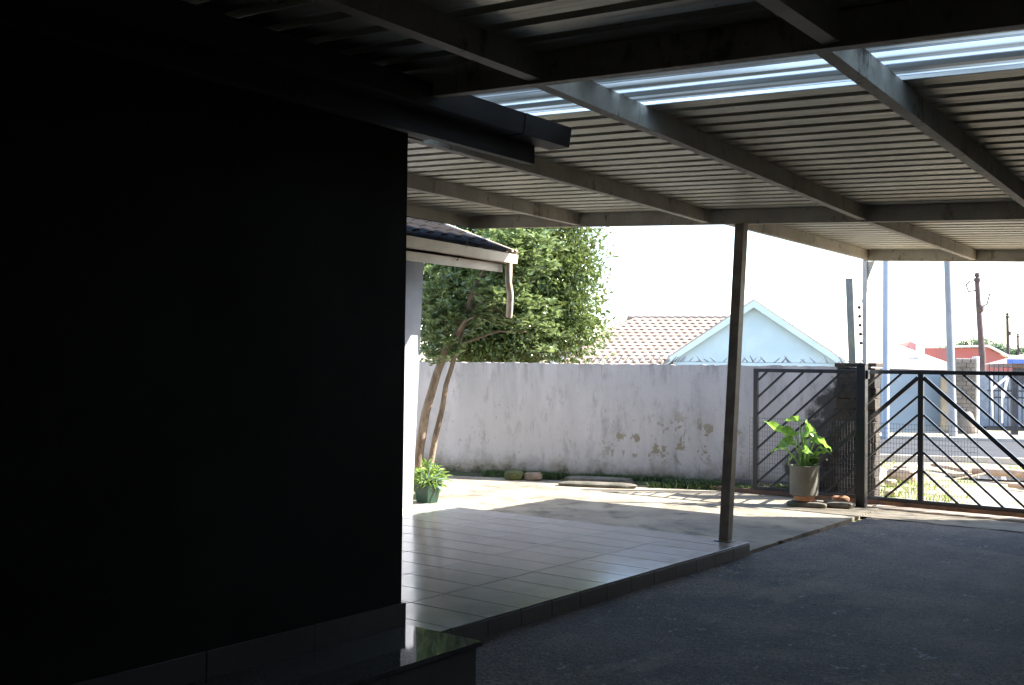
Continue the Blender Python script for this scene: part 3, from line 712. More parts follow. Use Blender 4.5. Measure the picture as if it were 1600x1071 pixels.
# things lying on the verge
def lump(loc, s, seed, label): return rock('rubble_stone', loc, s, seed*1.3, simple('pale_rubble', (.48, .38, .29), (.32, .24, .17), 9, rough=.95, bump=.6), label, 'stone', seed, 'pale rubble on the verge')
for k, (x, y, sx, sy, sz) in enumerate(((-5.05, 14.9, .34, .22, .16), (-4.85, 15.5, .4, .25, .2), (-5.25, 14.3, .3, .2, .15), (-4.95, 16.0, .36, .3, .22), (-5.3, 15.1, .22, .18, .12), (-4.75, 14.7, .2, .16, .1), (-4.4, 13.6, .18, .14, .07))):
    lump((x, y, 0), (sx, sy, sz), k+11, ['pale rubble stone right of the largest stones', 'large pale rubble stone among the verge grass', 'pale rubble stone nearest the gate post side', 'biggest rubble stone farthest up the verge', 'small rubble stone left of the others', 'small rubble stone behind the centre stile of the gate', 'tiny flat stone just beyond the gate rail'][k])
WOOD = simple('bleached_wood', (.50, .36, .27), (.34, .23, .16), 7, rough=.85, bump=.5)
m = MB(); m.tube([(-4.15, 16.55, .12), (-3.6, 16.50, .14), (-3.0, 16.62, .10), (-2.5, 16.7, .08)], [.055, .06, .05, .04], 10); m.tube([(-3.9, 16.5, .12), (-4.2, 16.1, .05), (-4.35, 15.9, .02)], [.015, .012, .008], 6)
o = m.build('driftwood_log', WOOD); tag(o, 'long bleached log lying beyond the gate beside the puddle', 'log')
m = MB(); m.tube([(-3.45, 15.6, .05), (-2.9, 15.55, .06), (-2.5, 15.5, .05)], [.035, .05, .04], 8); o = m.build('broken_branch', WOOD); tag(o, 'short broken branch nearer the gate than the long log', 'branch')
m = MB(); m.bar((-5.0, 17.6, .09), (-4.3, 17.05, .07), .14, .05); o = m.build('timber_plank', WOOD); tag(o, 'brown plank on the grass beyond the centre stile', 'plank')
m = MB(); m.bar((-3.3, 15.95, .05), (-2.75, 15.9, .06), .3, .05); o = m.build('dark_board', simple('dark_board_wood', (.06, .055, .05), rough=.9)); tag(o, 'dark flat board between the log and the broken branch', 'board')

# ------------------------------------------------------------------ vegetation
def leaf_arrays(centres, dirs, size, wid, curl=.25):
    """each leaf: 6 verts, 4 quads/tris folded along the midrib"""
    n = len(centres); c = np.array(centres); d = np.array(dirs); d /= np.linalg.norm(d, axis=1)[:, None]
    r = np.random.normal(size=(n, 3)); r[:, 2] *= .45; sd_ = np.cross(d, np.array([0, 0, 1.])+r*.5); sd_ /= np.linalg.norm(sd_, axis=1)[:, None]+1e-9
    up = np.cross(sd_, d); s_ = (size*np.random.uniform(.65, 1.2, n))[:, None]; w_ = s_*wid
    b = c; m1 = c+d*s_*.5-up*s_*.02; tp = c+d*s_-up*s_*curl*np.random.uniform(.2, 1.3, (n, 1))
    l1 = c+d*s_*.35+sd_*w_+up*s_*.09; r1 = c+d*s_*.35-sd_*w_+up*s_*.09
    l2 = c+d*s_*.70+sd_*w_*.75+up*s_*.03; r2 = c+d*s_*.70-sd_*w_*.75+up*s_*.03
    V = np.stack([b, l1, l2, tp, r2, r1, m1], 1).reshape(-1, 3)
    base = (np.arange(n)*7)[:, None]
    F = np.concatenate([base+np.array([[0, 1, 6, 6]]), base+np.array([[1, 2, 6, 6]]), base+np.array([[2, 3, 6, 6]]), base+np.array([[3, 4, 6, 6]]), base+np.array([[4, 5, 6, 6]]), base+np.array([[5, 0, 6, 6]])])[:, :3]
    return V, F
def tri_mesh(name, V, F):
    me = bpy.data.meshes.new(name); me.vertices.add(len(V)); me.vertices.foreach_set('co', V.astype(np.float32).ravel())
    me.loops.add(len(F)*3); me.loops.foreach_set('vertex_index', F.astype(np.int32).ravel())
    me.polygons.add(len(F)); me.polygons.foreach_set('loop_start', np.arange(0, len(F)*3, 3, dtype=np.int32)); me.update(calc_edges=True); me.validate(); me.shade_smooth(); return me
def crown(blobs, nclus, per, crad, size, wid, whorl=False):
    C = []; Dd = []
    wts = np.array([b[3]*b[4]*b[5] for b in blobs]); wts = wts/wts.sum(); tips = []
    for k in range(nclus):
        b = blobs[np.random.choice(len(blobs), p=wts)]; q = np.random.normal(size=3); q /= np.linalg.norm(q); rad = random.random()**.38
        ce = np.array(b[:3])+q*rad*np.array(b[3:6]); tips.append(ce)
        out = q*.8+np.array([0, 0, .5])
        for i in range(per):
            if whorl:
                a = 2.4*i+random.random(); tl = np.array([cos(a), sin(a), random.uniform(.1, .9)]); C.append(ce+np.random.normal(size=3)*.015); Dd.append(tl+out*.35)
            else:
                o_ = np.random.normal(size=3)*crad; C.append(ce+o_); Dd.append(o_/crad*.6+out*.5+np.random.normal(size=3)*.5)
    return C, Dd, tips, size, wid
def tree(name, label, base, trunk_pts, trunk_r, blobs, nclus, per, crad, size, wid, mat, whorl=False, nbr=14, group=None):
    t_ = thing(name, label, 'tree', base, 0, group); B = Vector(base)
    m = MB(); m.tube([Vector(p)-B for p in trunk_pts], trunk_r, 10); m.build('trunk', BARK, t_)
    C, Dd, tips, size, wid = crown(blobs, nclus, per, crad, size, wid, whorl)
    top = Vector(trunk_pts[-1]); m = MB()
    for k in range(nbr):
        tp = Vector(tips[int(len(tips)*k/nbr)]); i = random.randrange(max(1, len(trunk_pts)//2), len(trunk_pts)); s0_ = Vector(trunk_pts[i]); mid = s0_.lerp(tp, .5)+Vector((random.uniform(-.15, .15), random.uniform(-.15, .15), .12))
        m.tube([s0_-B, mid-B, tp-B], [trunk_r[i]*.5, trunk_r[i]*.3, .006], 6)
    m.build('branches', BARK, t_)
    V, F = leaf_arrays(C, Dd, size, wid); V -= np.array(base)
    o = ob('crown', tri_mesh('crown', V, F), mat, t_); o['kind'] = 'stuff'
    return t_
tree('broadleaf_tree', 'small broad leaved tree with slanting pale trunk beside the white house wall', (-8.93, 9.9, 0),
     [(-9.07, 9.75, 0), (-9.02, 9.75, .5), (-8.92, 9.75, 1.0), (-8.78, 9.8, 1.5), (-8.68, 9.85, 1.8), (-8.50, 10.0, 2.15), (-8.40, 10.0, 2.5), (-8.2, 10.1, 2.9)], [.065, .06, .056, .052, .046, .038, .03, .02],
     [(-8.55, 9.9, 2.15, .35, .35, .28), (-8.2, 10.2, 2.45, .55, .45, .35), (-7.85, 10.5, 2.2, .40, .4, .26), (-8.75, 9.75, 1.85, .28, .3, .28), (-8.95, 9.9, 2.5, .3, .3, .4), (-8.0, 10.3, 3.0, .6, .6, .35), (-7.65, 10.6, 1.95, .22, .3, .18)],
     420, 12, .1, .125, .22, LEAF1, True, 16)
tree('evergreen_tree', 'large dense evergreen tree rising behind the boundary wall under the carport edge', (-10.1, 13.4, 0),
     [(-10.1, 13.4, 0), (-10.1, 13.4, .9), (-10.0, 13.4, 1.7), (-10.0, 13.4, 2.6), (-10.05, 13.4, 3.6)], [.16, .14, .12, .09, .05],
     [(-10.1, 13.1, 2.5, .95, .9, .95), (-9.65, 13.5, 2.75, .75, .8, .9), (-9.9, 13.3, 3.9, 1.0, 1.1, 1.0), (-9.3, 13.5, 2.15, .52, .6, .45), (-10.7, 12.9, 2.6, .9, .9, 1.1), (-9.3, 13.6, 3.2, .42, .6, .4), (-11.3, 12.9, 3.2, .9, .9, 1.2), (-9.9, 13.0, 1.9, .8, .5, .35), (-10.9, 12.8, 1.9, .9, .5, .4)],
     3000, 17, .12, .095, .24, LEAF2, False, 30)
bt = [o for o in bpy.data.objects if o.name == 'broadleaf_tree'][0]
m = MB(); m.tube([(.05, -.03, .0), (-.01, -.02, .35), (.09, -.05, .7), (.13, .03, 1.05), (.22, -.01, 1.35), (.30, .06, 1.7), (.42, .1, 2.1)], [.045, .04, .038, .035, .032, .028, .015], 9); m.build('second_stem', BARK, bt)
# potted arum in front of the gate
ap = thing('potted_arum', 'bright green large leaved plant in a grey cement pot on a stone slab', 'potted plant', (-4.74, 11.62, .095))
m = MB(); m.lathe([(.09, 0), (.115, .005), (.12, .07), (.10, .075)], n=28); m.build('saucer', TERRA, ap)
m = MB(); m.lathe([(.135, .06), (.158, .072), (.163, .10), (.163, .375), (.168, .385), (.168, .405), (.15, .405), (.145, .37), (.145, .34)], n=36); m.build('pot', POT, ap)
m = MB(); m.lathe([(.0, .375), (.08, .385), (.146, .37), (.146, .36), (0, .36)], n=20); m.build('soil', SOIL, ap)
def bigleaf(base, tip, L_, W_, droop, tw, wav=.06, seed=0):
    """stalk from base to tip then a wide arrow shaped blade"""
    base = Vector(base); tip = Vector(tip); d = (tip-base).normalized(); out = Vector((d.x, d.y, 0)); out = out.normalized() if out.length > .05 else Vector((cos(tw), sin(tw), 0))
    s = MB(); mid = base.lerp(tip, .5)+out*-.02; s.tube([base, mid, tip], [.017, .012, .007], 8)
    b = MB(); n = 12; side = out.cross(Vector((0, 0, 1))).normalized(); side = (Matrix.Rotation(tw, 3, out) @ side); v = []
    up = side.cross(out)
    if up.z < 0: up = -up
    for i in range(n+1):
        u = i/n; w_ = W_*(sin(pi*min(1, (u*.93+.07)))**.7)*(1-.35*u)*(1 if i < n else .02)
        cdir = out*(u*L_)+up*(L_*(.35*u-droop*u*u))
        for k in range(-3, 4):
            q = k/3; wv = wav*L_*sin(u*16+seed+(0 if q > 0 else 2))*abs(q)**2
            v.append(tip+cdir+side*(q*w_)+up*(abs(q)*w_*.35+wv)-out*(abs(q)*L_*.16*(1-u)))
    f = [(i*7+k, i*7+k+1, (i+1)*7+k+1, (i+1)*7+k) for i in range(n) for k in range(6)]
    b.add(v, f); b.sm = True; return s, b
R_ = Vector((cos(YAW), sin(YAW), 0)); Fd = Vector((-sin(YAW), cos(YAW), 0))        # rough left-right / depth axes of the yard for placing leaves
def L3(a, dpt, z): q = R_*a+Fd*dpt; return (q.x, q.y, z)
for (b0, t0, L_, W_, dr, tw, sd_) in (
    (L3(-.03, 0, .38), L3(-.10, -.02, .74), .30, .075, -.55, .9, 0), (L3(-.01, 0, .38), L3(.0, -.04, .80), .24, .10, .3, 1.2, 1), (L3(.0, -.01, .38), L3(.02, .0, .86), .20, .085, .75, -.9, 2),
    (L3(.02, 0, .38), L3(.09, .05, .72), .22, .10, .55, .5, 3), (L3(-.02, .02, .38), L3(-.12, .0, .66), .20, .09, .7, -.7, 4), (L3(.03, -.01, .38), L3(.10, -.05, .68), .22, .06, 1.0, -.9, 5),
    (L3(-.03, .02, .38), L3(-.20, .05, .58), .17, .06, .6, .3, 6), (L3(.04, .02, .38), L3(.06, .12, .66), .2, .09, .5, .2, 7), (L3(.05, 0, .38), L3(.12, .02, .52), .2, .035, .1, .4, 8),
    (L3(-.01, .01, .38), L3(-.05, .06, .92), .18, .05, .5, 1.0, 9), (L3(.03, .03, .38), L3(.16, .0, .60), .15, .04, .9, -.3, 10), (L3(-.04, -.02, .38), L3(-.13, -.06, .50), .13, .035, 1.1, .6, 11), (L3(.0, -.03, .38), L3(-.02, -.10, .60), .17, .05, .9, 1.1, 12)):
    s, b = bigleaf(b0, t0, L_, W_, dr, tw, .10, sd_); s.build('stalk', STALK, ap); b.build('leaf', LEAF3, ap)
V, F = leaf_arrays([L3(.09+random.gauss(0, .02), -.02, .40+random.random()*.08) for _ in range(34)], [L3(random.gauss(.5, .8), random.gauss(0, .8), random.uniform(.2, 1.2)) for _ in range(34)], .08, .14)
ob('small_leaves', tri_mesh('small_leaves', V, F), FERN, ap)['kind'] = 'stuff'
# green planter by the white wall
gp_ = thing('potted_fern', 'dark green square planter full of ferns and aloe leaves beside the white wall', 'potted plant', (-8.10, 8.90, .03)); gp_.scale = (.72, .72, .8)
m = MB(); a_, b2 = .115, .15; m.add([(-a_, -a_, 0), (a_, -a_, 0), (a_, a_, 0), (-a_, a_, 0), (-b2, -b2, .24), (b2, -b2, .24), (b2, b2, .24), (-b2, b2, .24)], [(3, 2, 1, 0), (0, 1, 5, 4), (1, 2, 6, 5), (2, 3, 7, 6), (3, 0, 4, 7)])
m.box(-.16, .16, -.16, -.14, .235, .27); m.box(-.16, .16, .14, .16, .235, .27); m.box(-.16, -.14, -.14, .14, .235, .27); m.box(.14, .16, -.14, .14, .235, .27); m.build('planter', GPOT, gp_)
m = MB(); m.box(-.14, .14, -.14, .14, .2, .235); m.build('soil', SOIL, gp_)
n_ = 330; CC = []; DDn = []
for k in range(n_):
    a = random.uniform(0, 2*pi); r = random.random()**.5*.17; CC.append((cos(a)*r, sin(a)*r, .22+random.uniform(0, .16)*(1-r*2))); DDn.append((cos(a)*.9+random.gauss(0, .8), sin(a)*.9+random.gauss(0, .8), random.uniform(-.8, .9)))
V, F = leaf_arrays(CC, DDn, .085, .13, .5); ob('fern_leaves', tri_mesh('fern_leaves', V, F), FERN, gp_)['kind'] = 'stuff'
def strap(base, dir_, L_, W_, droop, th_=.012):
    b = MB(); base = Vector(base); d = Vector(dir_).normalized(); out = Vector((d.x, d.y, 0)).normalized(); side = out.cross(Vector((0, 0, 1))); v = []; n = 8
    for i in range(n+1):
        u = i/n; p = base+d*(L_*u)-Vector((0, 0, 1))*droop*L_*u*u; w_ = W_*(1-u**2.2)+.001
        v += [p-side*w_+Vector((0, 0, w_*.5)), p+Vector((0, 0, -th_*.3*(1-u))), p+side*w_+Vector((0, 0, w_*.5)), p+Vector((0, 0, th_*(1-u)*.2+.002))]
    f = [(i*4+k, i*4+(k+1) % 4, (i+1)*4+(k+1) % 4, (i+1)*4+k) for i in range(n) for k in range(4)]; b.add(v, f); b.sm = True; return b
for (a, dpt, z, L_, W_, dr) in ((.9, -.1, .35, .36, .035, .35), (.8, .4, .75, .30, .02, .1), (.75, -.5, -.05, .30, .035, .35), (.25, .1, 1.4, .36, .016, .05), (.5, -.3, .5, .3, .03, .4), (-.3, -.5, .8, .3, .025, .2), (.6, .6, .2, .3, .03, .3), (1.0, .1, .55, .26, .03, .2)):
    q = R_*a+Fd*dpt; strap((random.uniform(-.04, .04), random.uniform(-.04, .04), .26), (q.x, q.y, z), L_*1.25, W_*1.2, dr).build('aloe_leaf', ALOE, gp_)
# plants behind it in the shade of the wall
sg = thing('shrub', 'low leafy shrub against the foot of the tree behind the green planter', 'shrub', (-8.42, 9.25, .03))
CC = []; DDn = []
for k in range(260):
    q = np.random.normal(size=3); q /= np.linalg.norm(q); rq = random.uniform(.3, 1.25); CC.append((q[0]*.15*rq, q[1]*.2*rq, .20+q[2]*.16*rq)); DDn.append((q[0]+random.gauss(0, .7), q[1]+random.gauss(0, .7), q[2]+random.uniform(-.6, .9)))
V, F = leaf_arrays(CC, DDn, .12, .17); ob('leaves', tri_mesh('leaves', V, F), FERN, sg)['kind'] = 'stuff'
m = MB(); m.tube([(0, 0, 0), (.02, 0, .2), (0, .03, .35)], [.02, .015, .008], 6); m.build('stem', BARK, sg)

# ------------------------------------------------------------------ beyond the street
RZ = radians(24.7)
gh = thing('gable_house', 'pale blue gabled house with pinkish tiled wing behind the boundary wall', 'house', (-15.5, 33.49, 0), RZ)
m = MB(); m.prism([(-2.75, .25, 0), (2.75, .25, 0), (2.75, .25, 2.0), (0, .25, 3.82), (-2.75, .25, 2.0)], (0, .25, 0)); m.box(-2.75, 2.75, .5, 6, 0, 2.0); m.build('gable_wall', PBLUE, gh)
sl_ = atan2(2.03, 3.0)
for s in (-1, 1):
    m = MB(); a = Vector((s*3.03, 0, 1.86)); b = Vector((0, 0, 3.95)); dn = Vector((-s*sin(sl_), 0, -cos(sl_)))
    m.prism([a, b, b+Vector((0, 0, -.24)), a+Vector((0, 0, -.22))] if s > 0 else [a, a+Vector((0, 0, -.22)), b+Vector((0, 0, -.24)), b], (0, .05, 0)); m.build('barge_board', BARGE, gh)
    m = MB(); m.prism([a+Vector((0, .04, .0)), b+Vector((0, .04, .0)), b+Vector((0, .04, .06)), a+Vector((0, .04, .06))], (0, 6.5, 0)); m.build('roof_plane', PTILE, gh)
pt = wave_tile(.29, .25, .035, 6).mesh('roof_tile'); pt.materials.append(PTILE)
ps = radians(33); Lr = 3.55; z_e = 1.5; y_e = -.60
base_ = MB(); base_.add([(-6.75, y_e, z_e-.02), (-3.3, y_e, z_e-.02), (-.9, y_e+(3.45-z_e)/tan(ps), 3.43), (-4.62, y_e+(3.45-z_e)/tan(ps), 3.43), (-6.75, y_e+6, z_e-.02), (-.9, y_e+6, z_e-.02)], [(0, 1, 2, 3), (0, 3, 4), (3, 2, 5, 4)]); base_.build('roof_base', simple('roof_base_m', (.35, .27, .22)), gh)
m = MB(); m.box(-6.4, -3.0, y_e+.3, 5, 0, 1.5); m.build('wing_wall', PBLUE, gh)
nr = 16; Lsl = (3.45-z_e)/sin(ps)
for j in range(nr):
    s_ = Lsl*j/nr; z = z_e+s_*sin(ps); y_ = y_e+s_*cos(ps); fr = j/nr; xl = -6.75+fr*2.13; x = -(3.95-z)*1.49+.25-.29
    while x > xl+.05:
        # tile local x runs up the slope
        o = ob('roof_tile', pt, PTILE, gh, (x+.29, y_, z+.01)); o.rotation_euler = Euler((0, -ps, pi/2), 'XYZ'); x -= .29
rt = MB(); rt.lathe([(.075, 0), (.085, .02), (.07, .30), (.06, .30)], n=10); rte = rt.mesh('ridge_tile'); rte.materials.append(simple('ridge_tile_m', (.28, .22, .19), (.2, .16, .14)))
for k in range(13): ob('ridge_tile', rte, None, gh, (-4.62+k*.29, y_e+(3.45-z_e)/tan(ps), 3.46), (0, pi/2, 0))
m = MB()
for k in range(9): m.bar((-6.75+2.13*k/9, y_e+(3.0*k/9), z_e+.05+1.95*k/9), (-6.75+2.13*(k+.93)/9, y_e+3.0*(k+.93)/9, z_e+.05+1.95*(k+.93)/9), .1, .06)
m.build('hip_cap', PTILE, gh)
# low roof far left
fr_ = thing('far_house', 'distant house roof peeking out right of the evergreen tree', 'house', (-33.2, 50.2, 0), radians(33))
m = MB(); m.box(-2.5, 1.6, 0, 3, 0, 2.75); m.build('wall', simple('far_wall_m', (.62, .6, .6)), fr_)
m = MB(); m.prism([(-2.8, -.3, 2.75), (1.9, -.3, 2.75), (1.9, -.3, 3.0), (-2.8, -.3, 3.15)], (0, 3.6, .1)); m.build('roof', simple('far_roof_m', (.13, .16, .24)), fr_)

def fpos(a, w): return Vector((-5.7, 19.3, 0))+e25*a+n25*w
RZ2 = radians(25)
# pale blue garden wall across the street
LB = simple('light_blue_wall', (.27, .33, .38), (.23, .28, .33), .8, rough=.9)
bw2 = thing('street_wall_blue', 'pale blue grey garden wall across the street behind the gate', 'wall', (-8.42, 27.75, 0), radians(36))
m = MB(); m.box(-.85, 1.02, -.1, .1, 0, 1.58, .01); m.build('panel', LB, bw2)
m = MB(); m.prism([(-.9, -.13, 1.66), (-.9, -.13, 1.60), (1.05, -.13, 1.585), (1.05, -.13, 1.62)], (0, .26, 0)); m.build('coping', simple('dark_coping', (.16, .14, .13)), bw2)
m = MB(); m.box(-1.35, -.86, -.06, .12, 0, 1.6, .01); m.build('end_panel', simple('darker_panel', (.27, .28, .31)), bw2)
# white roofed house behind it
wh = thing('white_roof_house', 'white walled house with sunlit pale roof behind the pale blue wall', 'house', (-12.9, 40.9, 0), radians(36))
m = MB(); m.box(-3, 2.2, 0, 5, 0, 1.7); m.build('wall', simple('white_wall_m', (.8, .78, .75)), wh)
m = MB(); v = [(-3.3, -.3, 1.65), (2.5, -.3, 1.65), (2.5, 5.3, 1.65), (-3.3, 5.3, 1.65), (-1.2, 2.5, 2.95), (.2, 2.5, 2.85)]
m.add(v, [(0, 1, 5, 4), (1, 2, 5), (2, 3, 4, 5), (3, 0, 4), (3, 2, 1, 0)]); m.build('roof', simple('pink_white_roof', (.72, .60, .54), (.62, .5, .44), 2), wh)
m = MB(); m.box(.9, 1.15, .6, .85, 2.0, 2.62); m.build('chimney', simple('chim', (.8, .78, .75)), wh)
# brick pillars across the street
CB = simple('grey_block', (.24, .20, .165), (.15, .125, .10), 3, rough=.9, bump=.6, vary=.5)
LITP = simple('lit_side_and_gablet', (.75, .7, .64), rough=.9)  # pale tone paints sunlight on the pillars' right sides; also colours the gablet
bp = thing('brick_pillar', 'grey brown brick gate pillar across the street beside the palisade fence', 'pillar', (-7.20, 27.95, 0), RZ2)
m = MB(); m.box(-.25, .22, -.2, .24, 0, 1.93, .01); m.build('core', simple('mortar_grey', (.30, .27, .24)), bp)
m = MB(); m.box(.222, .30, -.2, .3, 0, 1.98, .01); m.build('sunlit_side', LITP, bp)  # sunlit right side of the pillar, put in as a pale slab
m = MB(); m.box(-.11, .11, -.02, .02, -.05, .05, .006); bme = m.mesh('brick'); bme.materials.append(CB)
for j in range(17):
    for i in range(2 if j % 2 else 3):
        x = -.13+.235*i if j % 2 else -.19+.175*i+.0
        ob('brick', bme, CB, bp, (x if j % 2 else (-.19, -.015, .16)[i], -.213, .07+.112*j), None, (1, 1, 1) if j % 2 else ((.52, .72, .5)[i], 1, 1))
m = MB(); m.lathe([(.24, 0), (.27, .1), (.25, .3), (.16, .55), (.1, .6)], (-.02, -.22, 0), 14); m.build('plinth', CB, bp)
bp2 = thing('yellow_pillar', 'stubby buff pillar at the foot of the leaning white street pole', 'pillar', (-7.52, 27.6, 0), RZ2)
m = MB(); m.box(-.17, .06, -.1, .1, 0, 1.45, .01); m.build('core', simple('buff_block', (.34, .27, .18), (.25, .2, .14), 4), bp2)
m = MB(); m.box(.062, .12, -.1, .12, 0, 1.5, .01); m.build('sunlit_side', LITP, bp2)  # pale slab stands in for sunlight on this pillar's right side
# palisade gate
pg = thing('palisade_gate', 'dark palisade gate with white cross brace across the street', 'gate', (-6.78, 28.6, 0), radians(24))
BK = simple('palisade_black', (.035, .04, .05), rough=.5)
for k in range(26):
    m = MB(); x = k*.11; m.prism([(x-.012, 0, .12), (x+.012, 0, .12), (x+.012, 0, 1.72), (x, 0, 1.86), (x-.012, 0, 1.72)], (0, .012, 0)); m.build('pale', BK, pg)
for z in (.16, .95, 1.12, 1.58): m = MB(); m.box(-.05, 2.85, .014, .04, z-.02, z+.02); m.build('rail', BK, pg)
m = MB(); m.box(-.05, 2.85, .045, .07, .12, .22); m.build('bottom_beam', BK, pg)
m = MB(); m.bar((.05, -.03, 1.15), (.45, -.03, 1.5), .05, .06); m.bar((.45, -.03, 1.55), (.32, -.03, .95), .05, .06); m.bar((.05, -.03, 1.5), (.08, -.03, .35), .04, .04); m.bar((.30, -.03, 1.2), (.30, -.03, .3), .04, .04); m.build('white_brace', simple('white_paint', (.85, .8, .82)), pg)
for x in (.62, 2.2): m = MB(); m.box(x-.08, x+.08, .08, .22, 0, 1.62); m.build('gate_column', simple('col_dark', (.07, .07, .085)), pg)
# car port yard car behind palisade
yb = thing('yard_building', 'low building with brown roof edge and blue sign behind the palisade gate', 'building', (-6.2, 33.5, 0), radians(24))
m = MB(); m.box(-2.9, 4, 0, 3, .0, 1.62); m.build('wall', simple('yard_wall', (.28, .31, .36)), yb)
m = MB(); m.box(-1.2, 4.2, -.4, 3.2, 1.74, 1.84); m.build('roof_edge', simple('brown_edge', (.20, .13, .09)), yb)
m = MB(); m.box(-1.1, 4.2, -.05, 0, 1.26, 1.72); m.build('lintel', simple('lintel_m', (.10, .10, .12)), yb)
m = MB(); m.add([(-1.25, -.45, 1.84), (4.3, -.45, 1.84), (4.3, 3.3, 1.84), (-1.25, 3.3, 1.84), (.8, 1.4, 2.55), (2.4, 1.4, 2.55)], [(0, 1, 5, 4), (1, 2, 5), (2, 3, 4, 5), (3, 0, 4)]); m.build('roof', simple('red_pink_roof', (.50, .22, .17), (.6, .4, .35), 3), yb)
m = MB(); m.box(-1.35, -.55, -.52, -.48, 1.84, 1.97, .005); m.build('sign', simple('blue_sign', (.12, .22, .62)), yb)
m = MB(); m.box(.9, 3, -1.6, -.2, .35, .95, .18); m.box(1.2, 2.8, -1.5, -.3, .9, 1.3, .2); o = m.build('parked_car', simple('grey_blue_car', (.20, .24, .32), rough=.3)); o.location = yb.location; o.rotation_euler = yb.rotation_euler; tag(o, 'grey blue parked car seen through the bars of the palisade gate', 'car')
# red building
rbd = thing('red_building', 'red painted building with white roof edge behind the utility pole', 'building', (-15.3, 58, 0), radians(31))
m = MB(); m.prism([(-1.9, 0, 0), (3.2, 0, 0), (3.2, 0, 1.95), (1.45, 0, 2.85), (-1.9, 0, 2.80)], (0, 6, 0)); m.build('wall', simple('red_wall', (.36, .11, .10), (.33, .12, .11), 1, rough=.9), rbd)
m = MB(); m.bar((-.3, -.1, 2.90), (1.5, -.1, 2.95), .3, .11); m.bar((1.5, -.1, 2.95), (3.4, -.1, 1.95), .3, .11); m.build('roof_edge', simple('white_edge', (.85, .8, .78)), rbd)
m = MB(); m.add([(-3.4, -.2, 2.0), (-1.9, -.2, 2.0), (-1.9, -.2, 2.9), (-3.4, 2, 2.9), (-1.9, 2, 3.2)], [(0, 1, 2), (0, 2, 4, 3)]); m.build('side_roof', simple('red_tiles', (.45, .16, .12)), rbd)
m = MB(); m.prism([(-2.6, -.5, 1.7), (-1.7, -.5, 1.7), (-1.7, -.5, 2.25), (-2.1, -.5, 2.85)], (0, .3, 0)); m.build('gablet', LITP, rbd)

# street poles
def pole(name, label, cat, base, top, r0_, r1_, mat, parts=(), group=None):
    t_ = thing(name, label, cat, base, 0, group); m = MB(); m.tube([(0, 0, -.1), tuple(Vector(top)*.5), top], [r0_, (r0_+r1_)/2, r1_], 12); m.build('shaft', mat, t_)
    for nm, mb, mt in parts: mb.build(nm, mt, t_)
    return t_
PBL = simple('pale_blue_pole', (.30, .35, .43), (.27, .32, .40), 2, rough=.5); PGR = simple('grey_white_pole', (.25, .26, .28), (.2, .21, .23), 2, rough=.6); UT = simple('dark_timber_pole', (.07, .05, .052), (.05, .038, .038), 4, rough=.9)
a1 = MB(); a1.lathe([(.10, 4.12), (.13, 4.15), (.13, 4.26), (.10, 4.28)], n=12); a2 = MB(); a2.tube([(-.06, 0, 4.2), (-.28, -.1, 4.75), (-.9, -.3, 5.8)], .03, 6)
pole('street_lamp', 'straight pale blue street pole with dark collar near its top', 'street pole', (-7.95, 24.2, 0), (0, 0, 7.0), .08, .072, PBL, (('collar', a1, UT), ('stay', a2, UT)))
a1 = MB(); a1.lathe([(.095, 2.85), (.10, 2.86), (.10, 3.2), (.095, 3.21)], (-.085, .0, 0), 12)
pole('street_pole', 'leaning grey street pole with a white painted band', 'street pole', (-7.02, 26.25, 0), (-.20, -.15, 7.0), .10, .075, PGR, (('painted_band', a1, simple('white_band', (.9, .88, .88))),))
def util(name, label, base, h_, lean, s, bend=True):
    t_ = thing(name, label, 'utility pole', base, 0, 'utility poles down the street')
    m = MB(); m.tube([(0, 0, 0), (lean*.15, 0, h_*.4), (lean*.75, 0, h_*.8), (lean*1.0, 0, h_)], [.17*s, .14*s, .11*s, .10*s], 10); m.build('shaft', UT, t_)
    m = MB(); m.lathe([(.08*s, h_), (.14*s, h_+.03), (.14*s, h_+.16), (.06*s, h_+.2), (.12*s, h_+.26), (.10*s, h_+.38), (.03*s, h_+.42)], (lean, 0, 0), 10); m.build('insulator', UT, t_)
    m = MB(); m.tube([(lean, 0, h_-.35), (lean-.35*s, 0, h_-.4), (lean-.45*s, 0, h_-.1), (lean-.28*s, 0, h_+.05)], .035*s, 6); m.build('bracket', UT, t_)
    m = MB(); m.tube([(lean, 0, h_-1.15), (lean+.38*s, .1, h_-.95), (lean+.48*s, .1, h_-.5)], .035*s, 6); m.lathe([(.1*s, 0), (.16*s, .06), (.16*s, .24), (.1*s, .3)], (lean+.12*s, 0, h_-1.3), 10); m.build('hook', UT, t_)
util('utility_pole', 'nearest dark wooden utility pole in front of the red building', (-11.6, 47.9, 0), 5.45, -.25, 1.0)
util('utility_pole', 'second dark utility pole standing against the wooded hill', (-19.1, 86.4, 0), 5.7, -.1, 1.0)
util('utility_pole', 'farthest and smallest utility pole by the right edge of the hill', (-23.1, 108.6, 0), 4.9, -.1, .9)

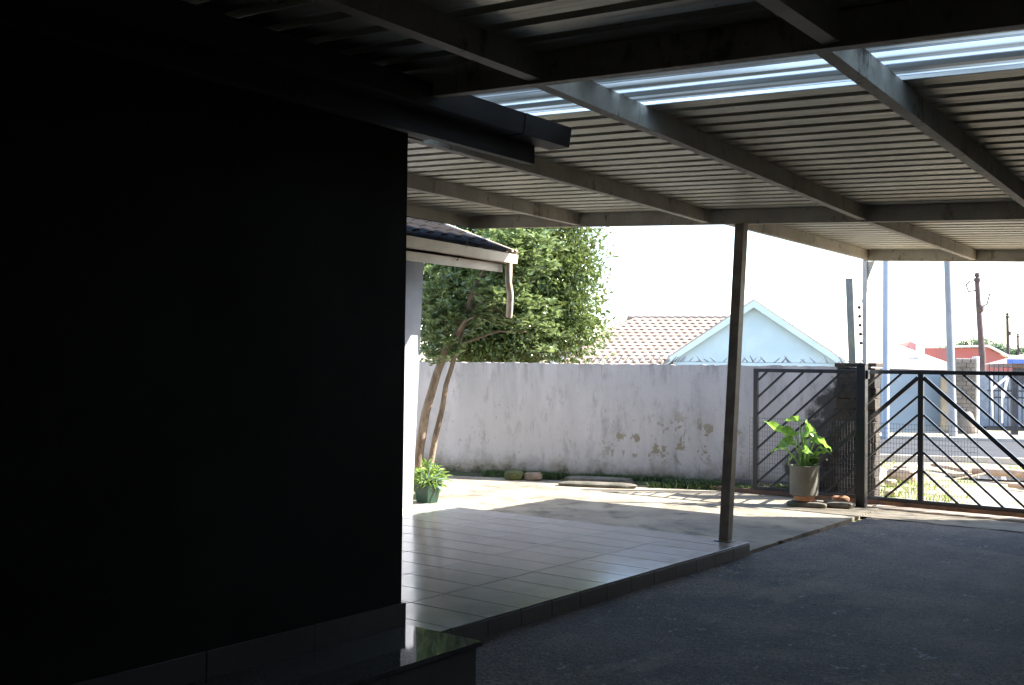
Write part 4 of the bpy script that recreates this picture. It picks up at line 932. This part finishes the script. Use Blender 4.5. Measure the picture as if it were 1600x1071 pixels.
# trees on the hill: separate crowns, each a thing
HL = leaf_mat('hill_leaf', (.13, .19, .12), (.09, .14, .08), .2, .2, .7); HY = leaf_mat('hill_leaf_yellow', (.34, .34, .08), (.28, .28, .06), .2, .2, .7)
hd = [(-57.5, 206, 5.6, 1.6), (-55.5, 207, 6.1, 1.7), (-53.6, 207, 6.7, 1.9), (-51.8, 207, 7.2, 2.0), (-50.0, 207, 7.0, 1.9), (-48.4, 208, 6.5, 1.8), (-46.8, 208, 6.0, 1.8), (-45.0, 209, 5.7, 1.8), (-43.2, 209, 5.9, 1.9), (-41.0, 210, 5.7, 1.8)]
words = ['first from the left', 'second from the left', 'third from the left', 'tallest, behind the nearest utility pole', 'just right of the tallest', 'sixth from the left', 'seventh from the left', 'left of the second utility pole', 'right of the second utility pole', 'rightmost']
for k, (x, y, z, r) in enumerate(hd):
    t_ = thing('hill_tree', 'green tree on the far hill, '+words[k], 'tree', (x, y, z-2.6), 0, 'trees on the far hill')
    m = MB(); m.tube([(0, 0, 0), (0, 0, 1.5)], [.2, .12], 6); m.build('trunk', BARK, t_)
    C, Dd, tp, a, b = crown([(0, 0, 1.9, r*.8, r*.8, r*.62), (r*.5, 0, 1.6, r*.5, r*.5, r*.4), (-r*.5, 0, 1.5, r*.5, r*.5, r*.4)], 70, 9, .25, .42, .3)
    V, F = leaf_arrays(C, Dd, .42, .3); ob('crown', tri_mesh('crown', V, F), HL, t_)['kind'] = 'stuff'
for k, (x, y) in enumerate(((-26.0, 111), (-24.6, 112))):
    t_ = thing('yellow_bush', ['yellow green bush left of the second utility pole', 'yellow green bush at the foot of the second utility pole'][k], 'bush', (x, y, 1.2), 0, 'yellow bushes below the hill')
    m = MB(); m.tube([(0, 0, -1.2), (0, 0, .8)], [.12, .08], 6); m.build('trunk', BARK, t_)
    C, Dd, tp, a, b = crown([(0, 0, 1.0, 1.2, 1.2, .7)], 60, 9, .2, .3, .3)
    V, F = leaf_arrays(C, Dd, .3, .3); ob('crown', tri_mesh('crown', V, F), HY, t_)['kind'] = 'stuff'
